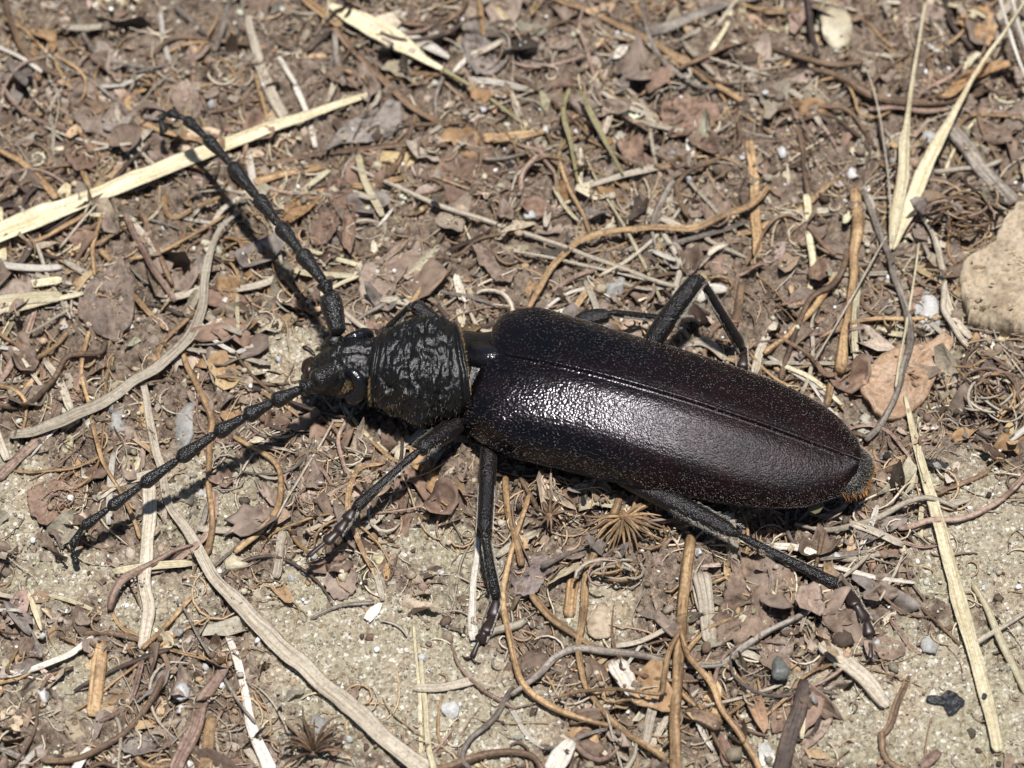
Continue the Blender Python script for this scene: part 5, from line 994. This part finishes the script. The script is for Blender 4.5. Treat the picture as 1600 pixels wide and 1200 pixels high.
# near side: front, middle, hind; then the far side
leg([R(722, 655, 3.3), R(695, 677, 4.2), R(656, 703, 5.4)], [28, 33, 33, 31, 29, 26], [R(657, 702, 5.4), R(605, 748, 4.8), R(552, 797, 4.1)], [12, 12, 13, 16, 21], [R(553, 796, 4.1), R(541, 814, 3.95), R(527, 832, 3.8), R(507, 848, 3.6), R(480, 870, 3.2)], 1)
leg([R(764, 690, 3.0), R(761, 765, 3.6), R(757, 832, 4.4)], [24, 27, 27, 26, 24, 22], [R(757, 830, 4.4), R(765, 885, 2.7), R(776, 938, 1.0)], [12, 15, 17, 18], [R(776, 936, 1.0), on(770, 966, .6), on(757, 988, .5), on(748, 1003, .4), on(737, 1027, .35)], 1)
leg([R(950, 735, 3.0), R(1060, 788, 3.6), R(1154, 836, 3.9)], [24, 30, 34, 32, 27, 20], [R(1152, 835, 3.9), R(1240, 880, 2.5), R(1322, 920, 1.0)], [13, 13, 15, 18, 22], [R(1320, 918, 1.0), on(1338, 946, .6), on(1354, 972, .5), on(1360, 994, .4), on(1360, 1030, .35)], 1)
leg([R(690, 515, 3.6), R(662, 490, 4.4), R(644, 474, 5.0)], [26, 30, 28, 22], [R(646, 474, 5.0), R(626, 494, 3.6), R(604, 515, 2.2)], [11, 13, 15], [R(604, 514, 2.2), on(592, 520, .7), on(580, 522, .5), on(572, 524, .4), on(560, 528, .3)], 1)
leg([R(880, 520, 3.8), R(915, 500, 4.5), R(954, 492, 4.8)], [16, 26, 32, 30, 20], [R(952, 488, 4.8), R(1000, 494, 3.0), R(1052, 500, 1.2)], [11, 13, 14, 15], [R(1052, 500, 1.2), on(1066, 502, .6), on(1080, 503, .5), on(1090, 503, .4), on(1106, 503, .3)], 1)
leg([R(996, 570, 4.0), R(1045, 495, 6.6), R(1092, 432, 8.6)], [24, 31, 33, 32, 30, 24], [R(1092, 430, 8.6), R(1126, 490, 5.0), R(1160, 545, 1.6)], [12, 16, 19, 21], [R(1158, 541, 1.6), on(1163, 556, .6), on(1160, 575, .5), on(1155, 590, .4), on(1148, 605, .3)], 1)

# wing tip showing under the wing case, and fringes of hair
wt = [gz(25.2, -3.7, 3.7), gz(25.6, -4.05, 3.4), gz(26.0, -4.1, 3.3), gz(26.3, -3.85, 3.35), gz(26.5, -3.3, 3.6), gz(25.8, -3.0, 3.9)]
wt += [q-np.array([0, 0, .08]) for q in wt]
thing('wing_tip', np.array(wt), [tuple(range(6)), tuple(range(11, 5, -1))]+[(k, k+6, (k+1) % 6+6, (k+1) % 6) for k in range(6)], 'membrane', parent=bee, smooth=False)
def hairs(name, roots, dirs, lens, rad, mat, parent):
    V, F = [], []; b = 0
    for p, d, l in zip(roots, dirs, lens):
        d = np.asarray(d, float); d /= np.linalg.norm(d)+1e-9; s = np.cross(d, (.3, .2, 1)); s /= np.linalg.norm(s)+1e-9; t = np.cross(d, s)
        bend = np.array([0, 0, -.25*l])
        for q, r in ((p-d*.05, rad), (p+d*l*.6, rad*.7), (p+d*l+bend, rad*.15)):
            for a in (0, 2.09, 4.19): V.append(q+(s*math.cos(a)+t*math.sin(a))*r)
        for k in range(2):
            for a in range(3): F.append((b+k*3+a, b+k*3+(a+1) % 3, b+k*3+3+(a+1) % 3, b+k*3+3+a))
        b += 9
    ob = thing(name, np.array(V), F, mat, parent=parent, smooth=False); ob['kind'] = 'stuff'; return ob
def ringhair(name, l0, l1, a0, a1, n, fwd, lmin, lmax, mat, rad=.02):
    ro, di, le = [], [], []
    for _ in range(n):
        l = rng.uniform(l0, l1); i = int(np.argmin(abs(BL-l))); t = rng.uniform(a0, a1); j = int(t/(2*np.pi)*BV.shape[1]) % BV.shape[1]
        q_ = rng.random(2); i2, j2 = min(i+1, len(BL)-1), (j+1) % BV.shape[1]; p = (BV[i, j]*(1-q_[0])+BV[i2, j]*q_[0])*(1-q_[1])+(BV[i, j2]*(1-q_[0])+BV[i2, j2]*q_[0])*q_[1]; c = BV[i].mean(0); o = p-c; o /= np.linalg.norm(o); ax = BV[min(i+2, len(BL)-1)].mean(0)-BV[max(i-2, 0)].mean(0); ax /= np.linalg.norm(ax)
        ro.append(p); di.append(o+ax*fwd+rng.normal(0, .25, 3)); le.append(rng.uniform(lmin, lmax))
    hairs(name, ro, di, le, rad, mat, bod)
pi = math.pi
ringhair('hair_fringe', dr-.02, dr+.2, 0, 2*pi, 300, .6, .10, .28, 'hair_gold', .014)
ringhair('hair_fringe', df-.1, df+.1, pi*1.1, pi*1.75, 140, -.5, .1, .3, 'hair_gold', .014)
ringhair('hair_fringe', df, dr, pi*1.05, pi*1.75, 260, -.2, .12, .38, 'hair_grey', .008); ringhair('hair_fringe', df, dr, pi*.25, pi*.8, 160, -.2, .12, .38, 'hair_grey', .008)
ringhair('hair_fringe', df-5, df-.3, 0, 2*pi, 420, -.8, .1, .25, 'hair_grey', .008)
ringhair('hair_fringe', bd[-1]-1.9, bd[-1]-.02, pi*.4, pi*1.6, 220, .9, .2, .45, 'hair_orange', .008)
ringhair('hair_fringe', bd[-1]-.5, bd[-1]-.02, 0, 2*pi, 110, 1.4, .2, .4, 'hair_orange', .008)
ringhair('hair_fringe', bd[-1]-2.4, bd[-1]-.3, -pi*.45, pi*.45, 900, 1.6, .08, .18, 'hair_grey', .008)
ringhair('hair_fringe', bd[4]+.3, bd[5]+.5, pi*2-1.45, pi*2-.95, 150, -.4, .08, .2, 'hair_gold', .010)
def limbhairs(parent, A, B, w, n):
    A, B = np.asarray(A), np.asarray(B); d = (B-A)/np.linalg.norm(B-A); sd = np.cross(d, (0, 0, 1)); sd /= np.linalg.norm(sd); ro, di, le = [], [], []
    for _ in range(n):
        t = rng.random(); sg = rng.choice((-1, 1)); ro.append(A+(B-A)*t+sd*sg*w*.95+np.array([0, 0, rng.normal(0, .3)*w])); di.append(d*2+sd*sg*.8+rng.normal(0, .25, 3)); le.append(rng.uniform(.08, .18))
    hairs('hair_fringe', ro, di, le, .009, 'hair_pale', parent)
for o_, a_, b_, w_ in HAIRY: limbhairs(o_, a_, b_, w_, int(130*np.linalg.norm(np.asarray(b_)-np.asarray(a_))))
for ob_, V_ in zip(elys, EV):
    ro, di, le = [], [], []
    for _ in range(4600):
        i = int(4+290*rng.random()**.8); j = int(119*rng.random()**.72*.9)
        p_ = V_[i, j]*(1-.5)+V_[i+1, j+1]*.5; nn = np.cross(V_[i+1, j]-V_[i, j], V_[i, j+1]-V_[i, j]); nn /= np.linalg.norm(nn)+1e-9
        if nn[2] < 0: nn = -nn
        ro.append(p_+nn*.01); di.append(np.r_[dv, 0]+nn*.35+rng.normal(0, .25, 3)); le.append(rng.uniform(.03, .055))
    hairs('hair_fringe', ro, di, le, .0065, 'hair_seta', ob_)
